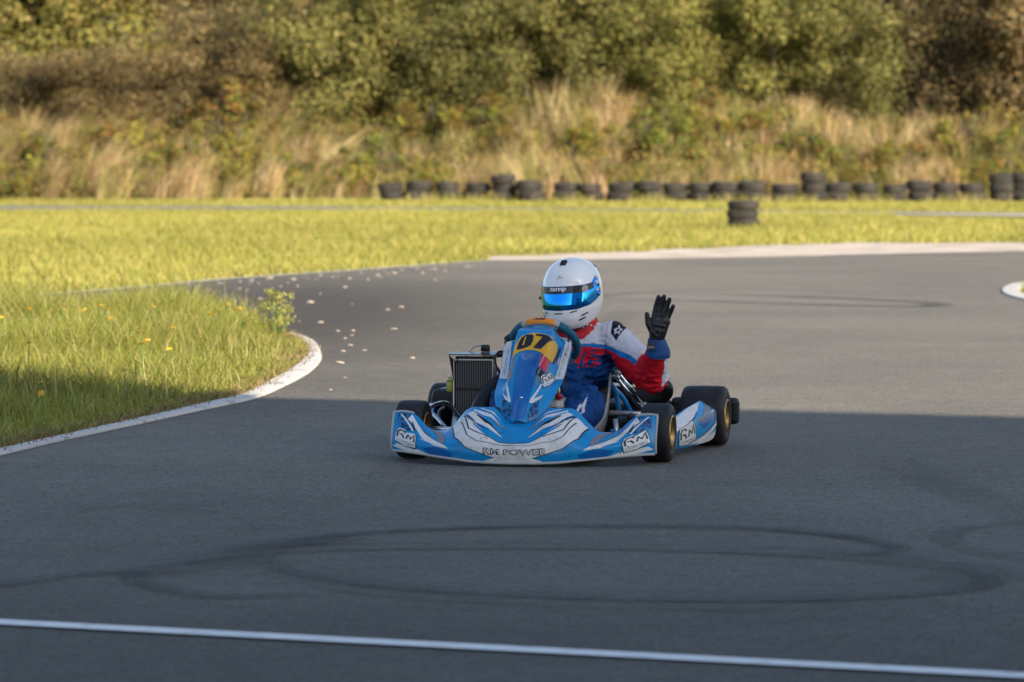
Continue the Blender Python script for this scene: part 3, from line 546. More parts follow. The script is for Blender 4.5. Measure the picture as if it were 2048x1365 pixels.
o = link('tall_dry_grass', fast_mesh('tall_dry_grass', vv_, 4, nf, c), m_dry, None, False); tag(o, 'tall tan and straw coloured dry grass covering the bank', 'grass', kind='stuff')
# low leafy cover between the stems of the bank
n = 110000; yy = rng.uniform(109.2, 121, n); xx = rng.uniform(-1, 1, n)*(yy*.1205+13); q = np.stack([xx, yy], 1); d = vnoise(q, .9, 31)
cl_h = bank_z(xx, yy)+rng.random(n)**1.3*(.25+.9*d); nr = rng.normal(size=(n, 3))+np.array([0, -.5, .5]); nr /= np.linalg.norm(nr, axis=1)[:, None]; a = np.cross(nr, rng.normal(size=(n, 3))); a /= np.linalg.norm(a, axis=1)[:, None]; b_ = np.cross(nr, a); s = rng.uniform(.05, .13, (n, 1)); pp = np.stack([xx, yy, cl_h], 1)
v = np.stack([pp-a*s*.5, pp-b_*s*.3, pp+a*s*.5, pp+b_*s*.3], 1).reshape(-1, 3)
c = pal(n, BR+[(.22, .14, .06), (.26, .20, .06), (.07, .08, .025), (.30, .22, .04)], None)*(.45+.7*vnoise(q, .5, 33)[:, None]); o = link('bank_undergrowth', fast_mesh('bank_undergrowth', v, 4, n, np.repeat(c, 4, axis=0)), m_leaf, None, False); tag(o, 'mixed green and brown leafy undergrowth between the bank grasses', 'undergrowth', kind='stuff')
# leafy weed at the island tip
cl = [(random.gauss(0, .07), random.gauss(0, .45), random.uniform(.08, .36), random.uniform(.04, .08)) for _ in range(22)]
v, f = [], []
for c_ in cl: tube_vf(v, f, [(c_[0]*.3, c_[1]*.3, 0), (c_[0]*.8, c_[1]*.8, c_[2]*.6), c_[:3]], .003, 4)
r = empty('leafy_weed', (-1.68, 30.6, .012)); tag(r, 'tall yellow green leafy weed at the tip of the grass island', 'plant'); mesh('stems', v, f, m_stem, r)
link('foliage', leaf_cloud(cl, 700, .022, [(.30, .30, .06), (.36, .34, .08), (.42, .38, .12)]), m_grass, r, False)

# ---------------------------------------------------------------- tyres of the barrier and stones
m_oldtyre = mat('weathered_rubber', (.05, .045, .04), .85); noisy(m_oldtyre, (.010, .0095, .009), (.044, .038, .031), 3.5, 6, .35, .7, .4, 30)
def tyre_prof(Ro, Ri, w):
    h = w/2; return [(Ri, -h*.72), (Ri+.02, -h*.92), (Ri+(Ro-Ri)*.5, -h), (Ro-.03, -h*.9), (Ro-.004, -h*.66), (Ro, -h*.3), (Ro-.008, -h*.28), (Ro-.008, -h*.2), (Ro, -h*.18), (Ro, h*.18), (Ro-.008, h*.2), (Ro-.008, h*.28), (Ro, h*.3), (Ro-.004, h*.66), (Ro-.03, h*.9), (Ri+(Ro-Ri)*.5, h), (Ri+.02, h*.92), (Ri, h*.72), (Ri+.012, h*.6), (Ro-.022, h*.6), (Ro-.022, -h*.6), (Ri+.012, -h*.6)]
proto_t = lathe('car_tyre', tyre_prof(.305, .175, .178), m_oldtyre, None, 32, 'z'); tm_ = proto_t.data; bpy.data.objects.remove(proto_t)
xs = [782, 838, 895, 954, 1007, 1061, 1130, 1180, 1243, 1297, 1352, 1405, 1451, 1507, 1567, 1628, 1673, 1731, 1787, 1840, 1891, 1946, 2004, 2050, 2105, 2160, 2212, 2268, 2330, 2382, 2440, 2500, 2552]
hs = [2, 2, 2, 2, 3, 2, 2, 2, 2, 2, 2, 2, 2, 2, 2, 3, 2, 2, 2, 2, 2, 2, 3, 3, 2, 2, 2, 2, 3, 2, 2, 2, 2]
for i, (px, k) in enumerate(zip(xs, hs)):
    D = float(np.interp(px, [785, 1060, 1500, 2040], [108.2, 106.6, 105.2, 105.0]))+random.uniform(-.15, .15); s = random.uniform(.97, 1.14); z = 0; zs = random.uniform(1.15, 1.35)
    for j in range(k):
        o = bpy.data.objects.new('car_tyre', tm_); col.objects.link(o); hgt = .178*s*zs; o.scale = (s, s, s*zs); o.location = (TX(px, D)+random.uniform(-.05, .05), D+random.uniform(-.05, .05), z+hgt/2); o.rotation_euler = (random.gauss(0, .035), random.gauss(0, .035), random.uniform(0, 6)); z += hgt*.985
        w_ = 'bottom' if j == 0 else 'top'
        lab = {('bottom', 2): 'bottom tyre of a two tyre stack in the black tyre barrier', ('top', 2): 'top tyre of a two tyre stack in the black tyre barrier', ('bottom', 3): 'bottom tyre of a three tyre stack in the black tyre barrier', ('top', 3): 'upper tyre of a three tyre stack in the black tyre barrier'}[(w_, k)]
        tag(o, lab, 'tyre', 'barrier tyres: %s of %d' % (w_, k))
z = 0
for j, w_ in enumerate(('bottom', 'middle', 'top')):
    s = (.90, .88, .89)[j]; o = bpy.data.objects.new('car_tyre', tm_); col.objects.link(o); o.scale = (s, s, s*.96); hgt = .178*s*.96; o.location = (3.92+(.015, -.01, .012)[j], 72.2, z+hgt/2); z += hgt; o.rotation_euler = (0, 0, j*1.3)
    tag(o, '%s tyre of the lone black tyre stack standing in the field' % w_, 'tyre')
m_stone = mat('chalk_stone', rough=.9); noisy(m_stone, (.30, .25, .20), (.48, .42, .35), 12, 5, .3, .7, .4, 40)
def stone_mesh(sd):
    bm = bmesh.new(); bmesh.ops.create_icosphere(bm, subdivisions=2, radius=1); 
    for v_ in bm.verts:
        n_ = mnoise.noise(v_.co*1.3+Vector((sd*7, 0, 0))); v_.co *= 1+.45*n_; v_.co.z = max(v_.co.z*.6, -.32)
    me = bpy.data.meshes.new('stone'); bm.to_mesh(me); bm.free(); me.materials.append(m_stone); return me
sm_ = [stone_mesh(i) for i in range(4)]
STONES = [(-1.78, 37.41, 1.9), (-1.05, 35.83, 1.1), (-0.95, 36.37, 1.2), (-1.5, 33.22, 1.3), (-1.63, 41.46, 1.1), (-1.30, 31.71, 1), (-1.12, 29.4, 1.1), (-1.10, 27.07, 1.2), (-0.89, 32.05, 1.4), (-0.65, 27.71, .9), (-2.28, 41.75, 1), (-2.67, 43.55, 1.4), (-2.25, 43.87, 1.2), (-1.69, 44.24, 1.1), (-0.97, 46.13, 1.3), (-1.27, 45.95, 1.2), (-1.39, 44.74, .9), (-1.49, 43.91, .8), (-1.79, 39.66, .7), (-2.76, 38.13, 1.7), (-2.63, 41.03, .9), (-2.28, 38.37, 1), (-1.17, 31.0, .7), (-1.2, 30.5, .7), (-2.52, 44.34, 1.3), (-2.05, 45.42, 1.2), (-1.89, 44.74, 1), (-2.11, 41.75, .8), (-1.14, 28.64, .7), (-1.0, 28.78, .7), (-2.76, 43.11, 1), (-3.22, 42.31, 1.3), (-0.79, 43.75, .8), (-1.03, 24.1, .6), (-1.0, 25.39, .6)]
while len(STONES) < 125:
    y = 29+random.random()**.45*20; xl = np.interp(y, [29, 31, 34, 41.5, 47, 51], [-1.15, -1.3, -2.6, -3.5, -1.75, -.35]); x = xl+.06+abs(random.gauss(0, .45))
    if x > -.25: continue
    STONES.append((x, y, random.uniform(.35, .85)))
for i, (x, y, s) in enumerate(STONES):
    o = bpy.data.objects.new('stone', sm_[i % 4]); col.objects.link(o); q = .019*s; o.scale = (q*random.uniform(.9, 1.4), q, q*random.uniform(.5, .85)); o.location = (x, y, .006+.30*o.scale.z); o.rotation_euler = (0, 0, random.uniform(0, 6))
    tag(o, 'larger pale chalky stone lying on the dark asphalt' if s >= 1 else 'small pale chalky stone chip lying on the dark asphalt', 'stone', 'larger stones on the track' if s >= 1 else 'stone chips on the track')
# ---------------------------------------------------------------- kart
YAW = .2036; KO = (.206, 19.245, .008); KR = math.atan2(-math.cos(YAW), -math.sin(YAW))
kart = empty('racing_kart', KO, KR); tag(kart, 'blue and white racing kart number 07 standing on the track', 'kart')
m_blue = dirty(mat('blue_vinyl', (.001, .25, .58), .30, 0, .1, .35), (.07, .11, .17), .34)
m_deep = dirty(mat('deep_blue_plastic', (.001, .115, .40), .20, 0, .4, .4), amount=.12)
m_vw = dirty(mat('white_vinyl', (.72, .71, .71), .38), (.20, .19, .18), .7)
m_vg = dirty(mat('grey_vinyl', (.20, .195, .225), .4), amount=.3)
m_vk = mat('black_vinyl', (.012, .013, .018), .4)
m_tex = mat('dark_blue_print', rough=.35); noisy(m_tex, (.004, .03, .10), (.012, .17, .42), 55, 3, .45, .56)
m_yel = dirty(mat('yellow_vinyl', (.75, .38, .01), .35), amount=.15); m_red = mat('red_vinyl', (.55, .02, .05), .4)
m_org = mat('orange_sticker', (.80, .26, .01), .5)
m_black = mat('black_plastic', (.010, .010, .012), .45, 0, 0, .35); m_rub = mat('slick_rubber', (.02, .02, .023), .55, 0, 0, .3); noisy(m_rub, (.012, .012, .014), (.028, .027, .030), 22, 6)
m_gold = mat('gold_rim', (.42, .27, .11), .38, .85); m_chr = mat('chrome', (.75, .75, .77), .12, 1); m_alu = mat('aluminium', (.55, .56, .58), .35, .9)
m_dark = mat('dark_steel', (.05, .05, .055), .4, .7); m_frame = mat('blue_frame_paint', (.003, .22, .56), .25, 0, .4)
m_seat = mat('grey_fibreglass', (.34, .34, .34), .4); m_tank = mat('white_tank', (.55, .55, .50), .4); m_teal = mat('teal_suede', (.004, .10, .17), .7); noisy(m_teal, (.003, .085, .15), (.008, .14, .22), 120, 3, .3, .7, .3, 300)
m_sgrey = mat('grey_suede', (.40, .40, .41), .7); m_core = mat('radiator_core', (.012, .012, .013), .7); m_fin = mat('radiator_tubes', (.10, .10, .11), .45, .6)
m_bot = mat('yellow_bottle', (.36, .34, .05), .35); m_shield = mat('smoked_plate', (.05, .05, .055), .25); m_capr = mat('red_cap', (.45, .01, .015), .4); m_brass = mat('brass', (.5, .33, .12), .3, 1); m_steel = mat('steel', (.45, .45, .46), .3, .9)

def normals(S, u, v, ref):
    e = 2e-3; a = S(np.clip(u+e, -1.2, 1.2), v)-S(np.clip(u-e, -1.2, 1.2), v); b_ = S(u, np.clip(v+e, 0, 1))-S(u, np.clip(v-e, 0, 1))
    n = np.cross(a, b_); n /= np.linalg.norm(n, axis=-1)[..., None]+1e-12; s = np.sign((n*np.asarray(ref)).sum(-1)); s[s == 0] = 1; return n*s[..., None]
def decal(name, parent, m, S, polys, k, ref=(1, 0, .6), step=.03):
    bm = bmesh.new()
    for pl in polys:
        try: bm.faces.new([bm.verts.new((x, y, 0)) for x, y in pl])
        except ValueError: pass
    bmesh.ops.triangulate(bm, faces=bm.faces[:], ngon_method='EAR_CLIP')
    xs_ = [v_.co.x for v_ in bm.verts]; ys_ = [v_.co.y for v_ in bm.verts]
    for ax, lo, hi in ((0, min(xs_), max(xs_)), (1, min(ys_), max(ys_))):
        for g in np.arange(math.ceil(lo/step)*step, hi, step):
            co = [0, 0, 0]; no = [0, 0, 0]; co[ax] = float(g); no[ax] = 1.
            bmesh.ops.bisect_plane(bm, geom=bm.verts[:]+bm.edges[:]+bm.faces[:], plane_co=co, plane_no=no, dist=1e-5)
    uv = np.array([(v_.co.x, v_.co.y) for v_ in bm.verts]); u, v = uv[:, 0], np.clip(uv[:, 1], 0, 1); u = np.clip(u, -1, 1)
    P_ = S(u, v)+normals(S, u, v, ref)*(.0012+.0007*k)
    for v_, q in zip(bm.verts, P_): v_.co = q
    bm.normal_update()
    r = Vector(ref)
    for fc in bm.faces:
        if fc.normal.dot(r) < 0: fc.normal_flip()
    me = bpy.data.meshes.new(name); bm.to_mesh(me); bm.free(); return link(name, me, m, parent, True)
def decals(name, parent, m, S, polys, k, ref=(1, 0, .6), step=.03):
    for q in polys: decal(name, parent, m, S, [q], k, ref, step)
def aff(pts, o, ex, ey): return [(o[0]+ex[0]*x+ey[0]*y, o[1]+ex[1]*x+ey[1]*y) for x, y in pts]
def strip(pts, w):
    """polyline to a list of quads with mitred joints"""
    p = [np.array(q, float) for q in pts]; n = len(p); L_, R_ = [], []
    for i in range(n):
        a = p[i]-p[i-1] if i else p[1]-p[0]; b_ = p[i+1]-p[i] if i < n-1 else a; a = a/np.linalg.norm(a); b_ = b_/np.linalg.norm(b_)
        t = a+b_; t = t/(np.linalg.norm(t)+1e-9); nn = np.array([-t[1], t[0]]); c_ = max(.5, abs(nn @ np.array([-a[1], a[0]]))); L_.append(tuple(p[i]+nn*w/2/c_)); R_.append(tuple(p[i]-nn*w/2/c_))
    return [[L_[i], R_[i], R_[i+1], L_[i+1]] for i in range(n-1)]
def text_polys(s, bold=0, shear=0):
    """built-in lettering as triangles in a unit box"""
    cu = bpy.data.curves.new('t', 'FONT'); cu.body = s; cu.size = 1; cu.offset = bold; cu.shear = shear; cu.resolution_u = 3; o = bpy.data.objects.new('t', cu); col.objects.link(o)
    dg = bpy.context.evaluated_depsgraph_get(); me = o.evaluated_get(dg).to_mesh(); v = np.array([(q.co.x, q.co.y) for q in me.vertices]); f = [tuple(q.vertices) for q in me.polygons]; o.evaluated_get(dg).to_mesh_clear()
    bpy.data.objects.remove(o); bpy.data.curves.remove(cu)
    lo = v.min(0); hi = v.max(0); v = (v-lo)/(hi-lo); return [[tuple(v[i]) for i in q] for q in f]
def mir(polys): return [[(-u, v) for u, v in q][::-1] for q in polys]

# --- nose fairing
uu, vv = np.meshgrid(np.linspace(-1, 1, 150), np.linspace(0, 1, 36), indexing='ij')
nf_ = grid_mesh('nose_fairing', nose(uu, vv), m_blue, kart)
if sum(p.normal.x for p in nf_.data.polygons) < 0: nf_.data.flip_normals()
sd = nf_.modifiers.new('s', 'SOLIDIFY'); sd.thickness = .006; sd.offset = -1
ND = {
 'crescent': [(-.01, .421), (.118, .429), (.198, .471), (.283, .519), (.358, .571), (.420, .84), (.455, .84), (.514, .807), (.464, .464), (.373, .268), (.268, .188), (.142, .09), (.213, .034), (.218, .0), (-.01, .0)],
 'streaks': [[(.090, .529), (.225, .702), (.358, .89), (.400, .857), (.323, .672), (.198, .581)], [(.208, .476), (.313, .609), (.410, .797), (.420, .767), (.358, .581)], [(.128, .727), (.218, .83), (.353, .942), (.358, .912), (.258, .789)]],
 'grey': [[(.083, .684), (.128, .729), (.203, .729), (.148, .692)], [(.544, .338), (.549, .516), (.594, .837), (.690, .97), (.704, .97), (.629, .682), (.599, .496), (.614, .386), (.569, .298)]],
 'black': [[(.108, .566), (.213, .684), (.313, .817), (.318, .794), (.243, .669)]],
 'swoosh': [[(.504, .18), (.606, .409), (.711, .647), (.797, .769), (.852, .937), (.877, .772), (.786, .574), (.721, .401), (.626, .203)], [(.666, .0), (.766, .078), (.797, .055), (.947, .145), (.985, .083), (.90, .03), (.805, .0)]],
 'dark_top': [[(.802, .519), (.852, .945), (.958, .940), (.962, .624), (.882, .504), (.832, .501)]],
 'line': [[(.812, .521), (.932, .92), (.942, .902), (.827, .504)]]}
both = lambda ps: ps + mir(ps)
white = [[(u, v) for u, v in ND['crescent'] if u > 0 or v > .2 or True]]
wc = [(max(u, 0), v) for u, v in white[0]]; decal('white_crescent', nf_, m_vw, nose, [wc[:-1]+mir([wc])[0][1:-1]], 0)
decals('white_streak', nf_, m_vw, nose, both(ND['streaks']), 0); decals('grey_streak', nf_, m_vg, nose, both(ND['grey']), 1); decals('black_streak', nf_, m_vk, nose, both(ND['black']), 1)
decals('dark_print', nf_, m_tex, nose, both(ND['dark_top']), 0); decals('white_swoosh', nf_, m_vw, nose, both(ND['swoosh']), 1); decals('white_line', nf_, m_vw, nose, both(ND['line']), 2)
pin = [(0, .421), (.118, .429), (.198, .471), (.283, .519), (.358, .571), (.420, .84)]
pin2 = [(.514, .807), (.464, .464), (.373, .268), (.268, .188), (.142, .09)]
decal('black_pinstripe', nf_, m_vk, nose, both(strip(pin, .010)+strip(pin2, .010)), 1)
seam = [(0, .375), (.15, .365), (.28, .385), (.36, .47), (.432, .72)]
decal('panel_seam', nf_, m_dark, nose, both(strip(seam, .008)), 2)
decals('deep_blue_flash', nf_, m_deep, nose, both([[(.47, .10), (.60, .19), (.72, .10), (.655, .0), (.49, .0)], [(.20, .56), (.30, .66), (.405, .85), (.415, .83), (.33, .64)]]), 0)
decals('white_shard', nf_, m_vw, nose, both([[(.245, .56), (.33, .665), (.40, .775), (.405, .765), (.345, .665)], [(.56, .19), (.66, .33), (.75, .40), (.755, .385), (.67, .29)], [(.13, .80), (.20, .88), (.30, .965), (.305, .95), (.215, .86)]]), 2)
decals('black_shard', nf_, m_vk, nose, both([[(.60, .43), (.71, .655), (.79, .785), (.795, .77), (.72, .63)], [(.80, .585), (.835, .74), (.842, .73), (.815, .58)], [(.27, .60), (.36, .73), (.41, .83), (.412, .82), (.37, .715)]]), 2)
rs_ = np.random.default_rng(3); sc_ = []
for _ in range(70):
    u0 = rs_.uniform(-.98, .98); v0 = rs_.beta(1.2, 2.2); a_ = rs_.normal(0, .5)+(1.57 if rs_.random() < .3 else 0); l_ = rs_.uniform(.008, .05); sc_ += strip([(u0, v0), (u0+l_*math.cos(a_)*.5, min(1, max(0, v0+l_*math.sin(a_)*.6))), (u0+l_*math.cos(a_), min(1, max(0, v0+l_*math.sin(a_))))], rs_.uniform(.002, .005))
o_ = decal('scuffs', nf_, m_dark, nose, sc_, 4); o_['kind'] = 'stuff'
def rm_logo(S, parent, o, ex, ey, ref, k=2, sub=True, step=.03):
    pl = [(0, .02), (-.03, .62), (.05, 1.0), (.36, 1.06), (.44, .86), (.60, .95), (.86, 1.12), (.95, .80), (1.02, .10), (.5, -.06)]
    c_ = np.mean(pl, 0); big = [tuple(c_+(np.array(q)-c_)*1.06) for q in pl]
    decal('logo_outline', parent, m_vk, S, [aff(big, o, ex, ey)], k, ref, step); decal('logo_plate', parent, m_vw, S, [aff(pl, o, ex, ey)], k+1, ref, step)
    st1 = strip([(.07, .34), (.06, .74), (.16, .90), (.36, .90), (.42, .78)], .09)+strip([(.15, .60), (.30, .60), (.40, .36)], .09)+strip([(.52, .40), (.58, .74), (.72, .52), (.85, .92), (.92, .40)], .085)
    decal('logo_letters', parent, m_vk, S, [aff(q, o, ex, ey) for q in st1], k+2, ref, step)
    if sub: decal('logo_small_letters', parent, m_vg, S, [aff([(.06+.88*x, .06+.17*y) for x, y in q], o, ex, ey) for q in text_polys('CONCEPT')], k+2, ref, step)
rm_logo(nose, nf_, (.785, .055), (.175, .15), (-.012, .34), (1, 0, .6))
rm_logo(nose, nf_, (-.960, .205), (.175, -.15), (.012, .34), (1, 0, .6))
tp_d, tp_w = text_polys('RM POWER', .055), text_polys('RM POWER', -.008)
decal('maker_lettering_outline', nf_, m_vk, nose, [aff(q, (-.228, .150), (.484, 0), (0, .128)) for q in tp_d], 2)
decal('maker_lettering', nf_, m_vw, nose, [aff(q, (-.219, .168), (.466, 0), (0, .092)) for q in tp_w], 3)
for s in (1, -1):
    q = nose(np.full(24, .998*s), np.linspace(0, 1, 24)); q2 = nose(np.linspace(.998, .84, 10)*s, np.full(10, 1.))
    tube('edge_trim', [tuple(x) for x in q]+[tuple(x) for x in q2[1:]], .0055, m_sgrey, nf_, 8)
q = nose(np.linspace(-.99, .99, 70), np.zeros(70)); q[:, 2] -= .002; tube('bottom_lip', [tuple(x) for x in q], .006, m_sgrey, nf_, 8)

# --- front panel
uu, vv = np.meshgrid(np.linspace(-1, 1, 120), np.linspace(0, 1, 110), indexing='ij')
fp_ = grid_mesh('front_panel', panel(uu, vv), m_blue, kart)
if sum(p.normal.x for p in fp_.data.polygons) < 0: fp_.data.flip_normals()
sd = fp_.modifiers.new('s', 'SOLIDIFY'); sd.thickness = .004; sd.offset = -1
PR = (1, 0, .8)
D_ = lambda n, m, p, k, step=.02: (decal if 'lettering' in n or n == 'oval_ring' else decals)(n, fp_, m, panel, p, k, PR, step)
D_('dark_print', m_tex, [[(-.679, .256), (-.45, .20), (-.36, .10), (-.514, .012), (-.85, .053), (-.74, .158)], [(.45, .20), (.584, .228), (.709, .135), (.95, .035), (.60, .012), (.40, .068)]], 0)
D_('scoop_stripe', m_deep, [[(-.293, .634), (-.128, .659), (.113, .659), (.298, .642), (.308, .574), (.278, .429), (.25, .263), (.28, .15), (.32, .08), (.30, .04), (.18, .012), (0, .006), (-.18, .012), (-.30, .04), (-.34, .08), (-.34, .185), (-.338, .353), (-.348, .514)]], 1)
D_('number_plate', m_yel, [[(-.50, .585), (-.46, .724), (-.40, .785), (-.31, .822), (-.088, .847), (.16, .847), (.38, .836), (.53, .812), (.62, .775), (.624, .689), (.604, .576), (.504, .602), (.318, .649), (.103, .669), (-.118, .669), (-.318, .652), (-.424, .624)]], 2)
zero = [(-.404, .669), (-.383, .742), (-.318, .797), (-.228, .825), (-.068, .83), (.013, .815), (.018, .767), (-.013, .722), (-.113, .697), (-.263, .679)]
seven = [(.083, .835), (.293, .832), (.434, .82), (.549, .792), (.424, .734), (.298, .679), (.068, .694), (.173, .747), (.288, .805), (.088, .817)]
def grow(p_, g):
    c_ = np.mean(p_, 0); return [tuple(c_+(np.array(q)-c_)*g) for q in p_]
D_('number_edge', m_vg, [grow(zero, 1.05), grow(seven, 1.05)], 3); D_('number', m_vk, [zero, seven], 4); D_('number_slot', m_yel, [[(-.262, .714), (-.232, .802), (-.194, .802), (-.219, .714)]], 5)
D_('red_sticker', m_red, [[(.353, .639), (.569, .581), (.559, .449), (.335, .511)]], 2)
D_('red_sticker_lettering', m_vw, [aff(q, (.40, .505), (.085, .105), (-.045, .012)) for q in text_polys('BANDOR', .01)], 3, .03)
D_('dark_sticker', m_vk, [[(.328, .501), (.554, .444), (.549, .388), (.30, .436)]], 2); D_('dark_sticker_lettering', m_vw, [aff(q, (.40, .425), (.04, .05), (-.045, .015)) for q in text_polys('PONT')], 3, .03)
strip_r = [(.90, .845), (.99, .83), (.992, .80), (.985, .654), (.985, .446), (.714, .436), (.754, .556), (.759, .704), (.794, .805)]
D_('white_side_strip', m_vw, [strip_r]+mir([strip_r]), 1)
D_('side_strip_lettering', m_vg, [aff(q, (.86, .47), (.03, .28), (-.07, .005)) for q in text_polys('RM CONCEPT')]+[aff(q, (-.88, .75), (-.03, -.28), (.07, .005)) for q in text_polys('RM CONCEPT')], 2, .03)
D_('side_strip_mark', m_vk, [aff(q, (.91, .735), (.03, .075), (-.05, .01)) for q in text_polys('SKM')]+[[(.865+.018*math.cos(a), .70+.014*math.sin(a)) for a in np.linspace(0, 6.1, 12)]], 2, .03)
D_('dark_gap', m_vk, [[(.645, .755), (.690, .779), (.670, .659), (.630, .575), (.612, .574)]], 2)
D_('oval_sticker', m_vw, [[(.71+.032*math.cos(a), .625+.048*math.sin(a)) for a in np.linspace(0, 6.1, 18)]], 3); D_('oval_ring', m_red, strip([(.71+.026*math.cos(a), .625+.040*math.sin(a)) for a in np.linspace(0, 6.28, 19)], .006), 4, .03)
D_('white_vee', m_vw, [[(-.709, .283), (-.514, .213), (-.604, .366), (-.554, .361), (-.398, .183), (-.439, .163), (-.624, .213)], [(.313, .158), (.303, .195), (.519, .351), (.564, .353), (.434, .223), (.429, .206), (.664, .263), (.639, .223), (.459, .165)]], 2)
D_('grey_band', m_vg, [[(-.45, .60), (-.40, .62), (-.42, .42), (-.46, .36), (-.52, .42)], [(.335, .43), (.47, .40), (.44, .37), (.36, .30)]], 1)
rm_logo(panel, fp_, (.60, .325), (.165, .085), (-.12, .075), PR, 4, True, .02)
lathe('bolt', [(.0, .004), (.006, .003), (.007, 0), (.0, 0)], m_chr, fp_, 10, 'x', False).location = tuple(panel(np.array([0.]), np.array([.195]))[0]+np.array([.003, 0, .003]))

# --- steering wheel
SC = Vector((.235, -.012, .498)); sd_ = Vector((.69, 0, .724)); sn = Vector((-.724, 0, .69)); sl = Vector((0, 1, 0))
def swp(a, r=.146, off=0): return SC + r*(math.cos(a)*sd_*(.98 if abs(a) > 2 else 1) + math.sin(a)*sl) + sn*off
def arc(name, a0, a1, rad, m, par, n=28): return tube(name, [swp(a0+(a1-a0)*i/n) for i in range(n+1)], rad, m, par, 12)
sw = arc('steering_wheel', R(-122), R(-33), .0185, m_teal, kart); arc('grip', R(33), R(122), .0185, m_teal, sw)
arc('top_band', R(-33.5), R(33.5), .0165, m_sgrey, sw); arc('bottom_band', R(121), R(239), .0150, m_sgrey, sw)
v, f = [], []
for i in range(25):
    a = R(-25)+R(50)*i/24
    for k in range(7):
        t = R(-62)+R(124)*k/6; ctr = swp(a); rd = (ctr-SC).normalized(); e1 = (Vector((.75, 0, .66))).normalized(); e1 = (rd*.55+Vector((.62, 0, .35))).normalized(); e2 = (swp(a+.01)-swp(a-.01)).normalized().cross(e1); v.append(tuple(ctr+.0180*(math.cos(t)*e1+math.sin(t)*e2)))
f = [(i*7+k, i*7+7+k, i*7+8+k, i*7+1+k) for i in range(24) for k in range(6)]
mesh('orange_sticker', v, f, m_org, sw)
v2 = np.array(v).reshape(25, 7, 3)
def sw_surf(u, w_):
    i = np.clip((1-np.asarray(u))*24, 0, 23.999); j = np.clip(np.asarray(w_)*6, 0, 5.999); i0 = i.astype(int); j0 = j.astype(int); a = (i-i0)[..., None]; b_ = (j-j0)[..., None]
    return (v2[i0, j0]*(1-a)+v2[i0+1, j0]*a)*(1-b_)+(v2[i0, j0+1]*(1-a)+v2[i0+1, j0+1]*a)*b_
flip = v2[12, 6, 2] < v2[12, 0, 2]
decal('sticker_lettering', sw, m_vk, sw_surf, [[((1-x) if True else x, (1-y) if flip else y) for x, y in aff(q, (.30, .42), (.40, 0), (0, .34))] for q in text_polys('AIM', .03, .3)], 0, (1, 0, 1), .05)
for a in (R(90), R(-90), R(180)): tube('spoke', [SC+sn*-.03, SC+sn*-.015+(swp(a)-SC)*.5, swp(a)], .008, m_dark, sw, 8)
lathe('hub', [(0, .012), (.03, .010), (.034, -.004), (.0, -.006)], m_dark, sw, 20, 'z', False).matrix_local = Matrix.Translation(SC+sn*-.03) @ sn.to_track_quat('Z', 'Y').to_matrix().to_4x4()
tube('steering_column', [SC+sn*-.03, SC+sn*-.03+Vector((.40, 0, -.33))], .010, m_dark, kart, 10)
# --- seat: one shell lofted along a profile, edges rolled
st = [(.27, .085, .13, .02), (.16, .050, .175, .07), (.02, .045, .20, .13), (-.10, .085, .205, .17), (-.19, .18, .205, .16), (-.25, .30, .20, .13), (-.30, .42, .175, .07), (-.325, .48, .13, .03)]
rows = []; K = np.linspace(0, 7, 40); st = np.array(st); cs = crv(range(8), st, K)
for i in range(40):
    x, z, w, hs_ = cs[i]; t = cs[min(i+1, 39)]-cs[max(i-1, 0)]; nx, nz = t[1], -t[0]; l_ = math.hypot(nx, nz); nx, nz = nx/l_, nz/l_; row = []
    if nx < 0 and nz < 0: nx, nz = -nx, -nz
    for a in np.linspace(-1, 1, 25):
        s_ = abs(a); yv = w*math.copysign(min(1, s_/.62)**.9, a) + math.copysign(.02*max(0, (s_-.62)/.38), a); up_ = hs_*max(0, (s_-.45)/.55)**1.5
        row.append((x+nx*up_, yv, z+abs(nz)*up_*.9))
    rows.append(row)
rows = np.array(rows); se = grid_mesh('seat', rows, m_seat, kart); sd = se.modifiers.new('s', 'SOLIDIFY'); sd.thickness = .006; sd.offset = 0
for k in (0, 24): tube('seat_edge', [tuple(p_) for p_ in rows[:, k]], .0065, m_seat, se, 8)
# --- frame
for s in (1, -1):
    tube('frame_rail', [(.74, .22*s, .055), (.55, .27*s, .055), (.2, .33*s, .05), (-.2, .32*s, .05), (-.52, .30*s, .075), (-.62, .30*s, .08)], .015, m_frame, kart, 10, 6)
    tube('side_bar', [(.37, .34*s, .06), (.36, .54*s, .07), (.2, .585*s, .09), (-.2, .60*s, .09), (-.31, .56*s, .07), (-.32, .33*s, .06)], .010, m_dark, kart, 8, 6)
    tube('stub_axle', [(.52, .36*s, .13), (.52, .50*s, .129)], .013, m_steel, kart, 12)
    tube('kingpin', [(.535, .375*s, .075), (.515, .36*s, .185)], .012, m_steel, kart, 10)
    tube('tie_rod', [(.47, .40*s, .115), (.42, .03*s, .12)], .006, m_alu, kart, 8)
    tube('front_bumper_bar', [(.72, .24*s, .07), (.80, .22*s, .08), (.83, 0, .09)], .008, m_dark, kart, 8, 6)
    tube('pedal', [(.70, .13*s, .06), (.765, .13*s, .15), (.79, .13*s, .215)], .008, m_alu, kart, 8, 4)
tube('cross_member', [(.56, -.34, .07), (.56, .34, .07)], .014, m_frame, kart, 10); tube('cross_member', [(.0, -.32, .05), (.0, .32, .05)], .014, m_frame, kart, 10)
boxes('floor_tray', [((.05, -.30, .030), (.72, .30, .034))], m_alu, kart, .001)
tube('rear_axle', [(-.52, -.53, .139), (-.52, .53, .139)], .020, m_dark, kart, 16)
lathe('brake_disc', [(.035, -.006), (.095, -.006), (.095, .006), (.035, .006)], m_dark, kart, 32, 'y').location = (-.52, .20, .139)
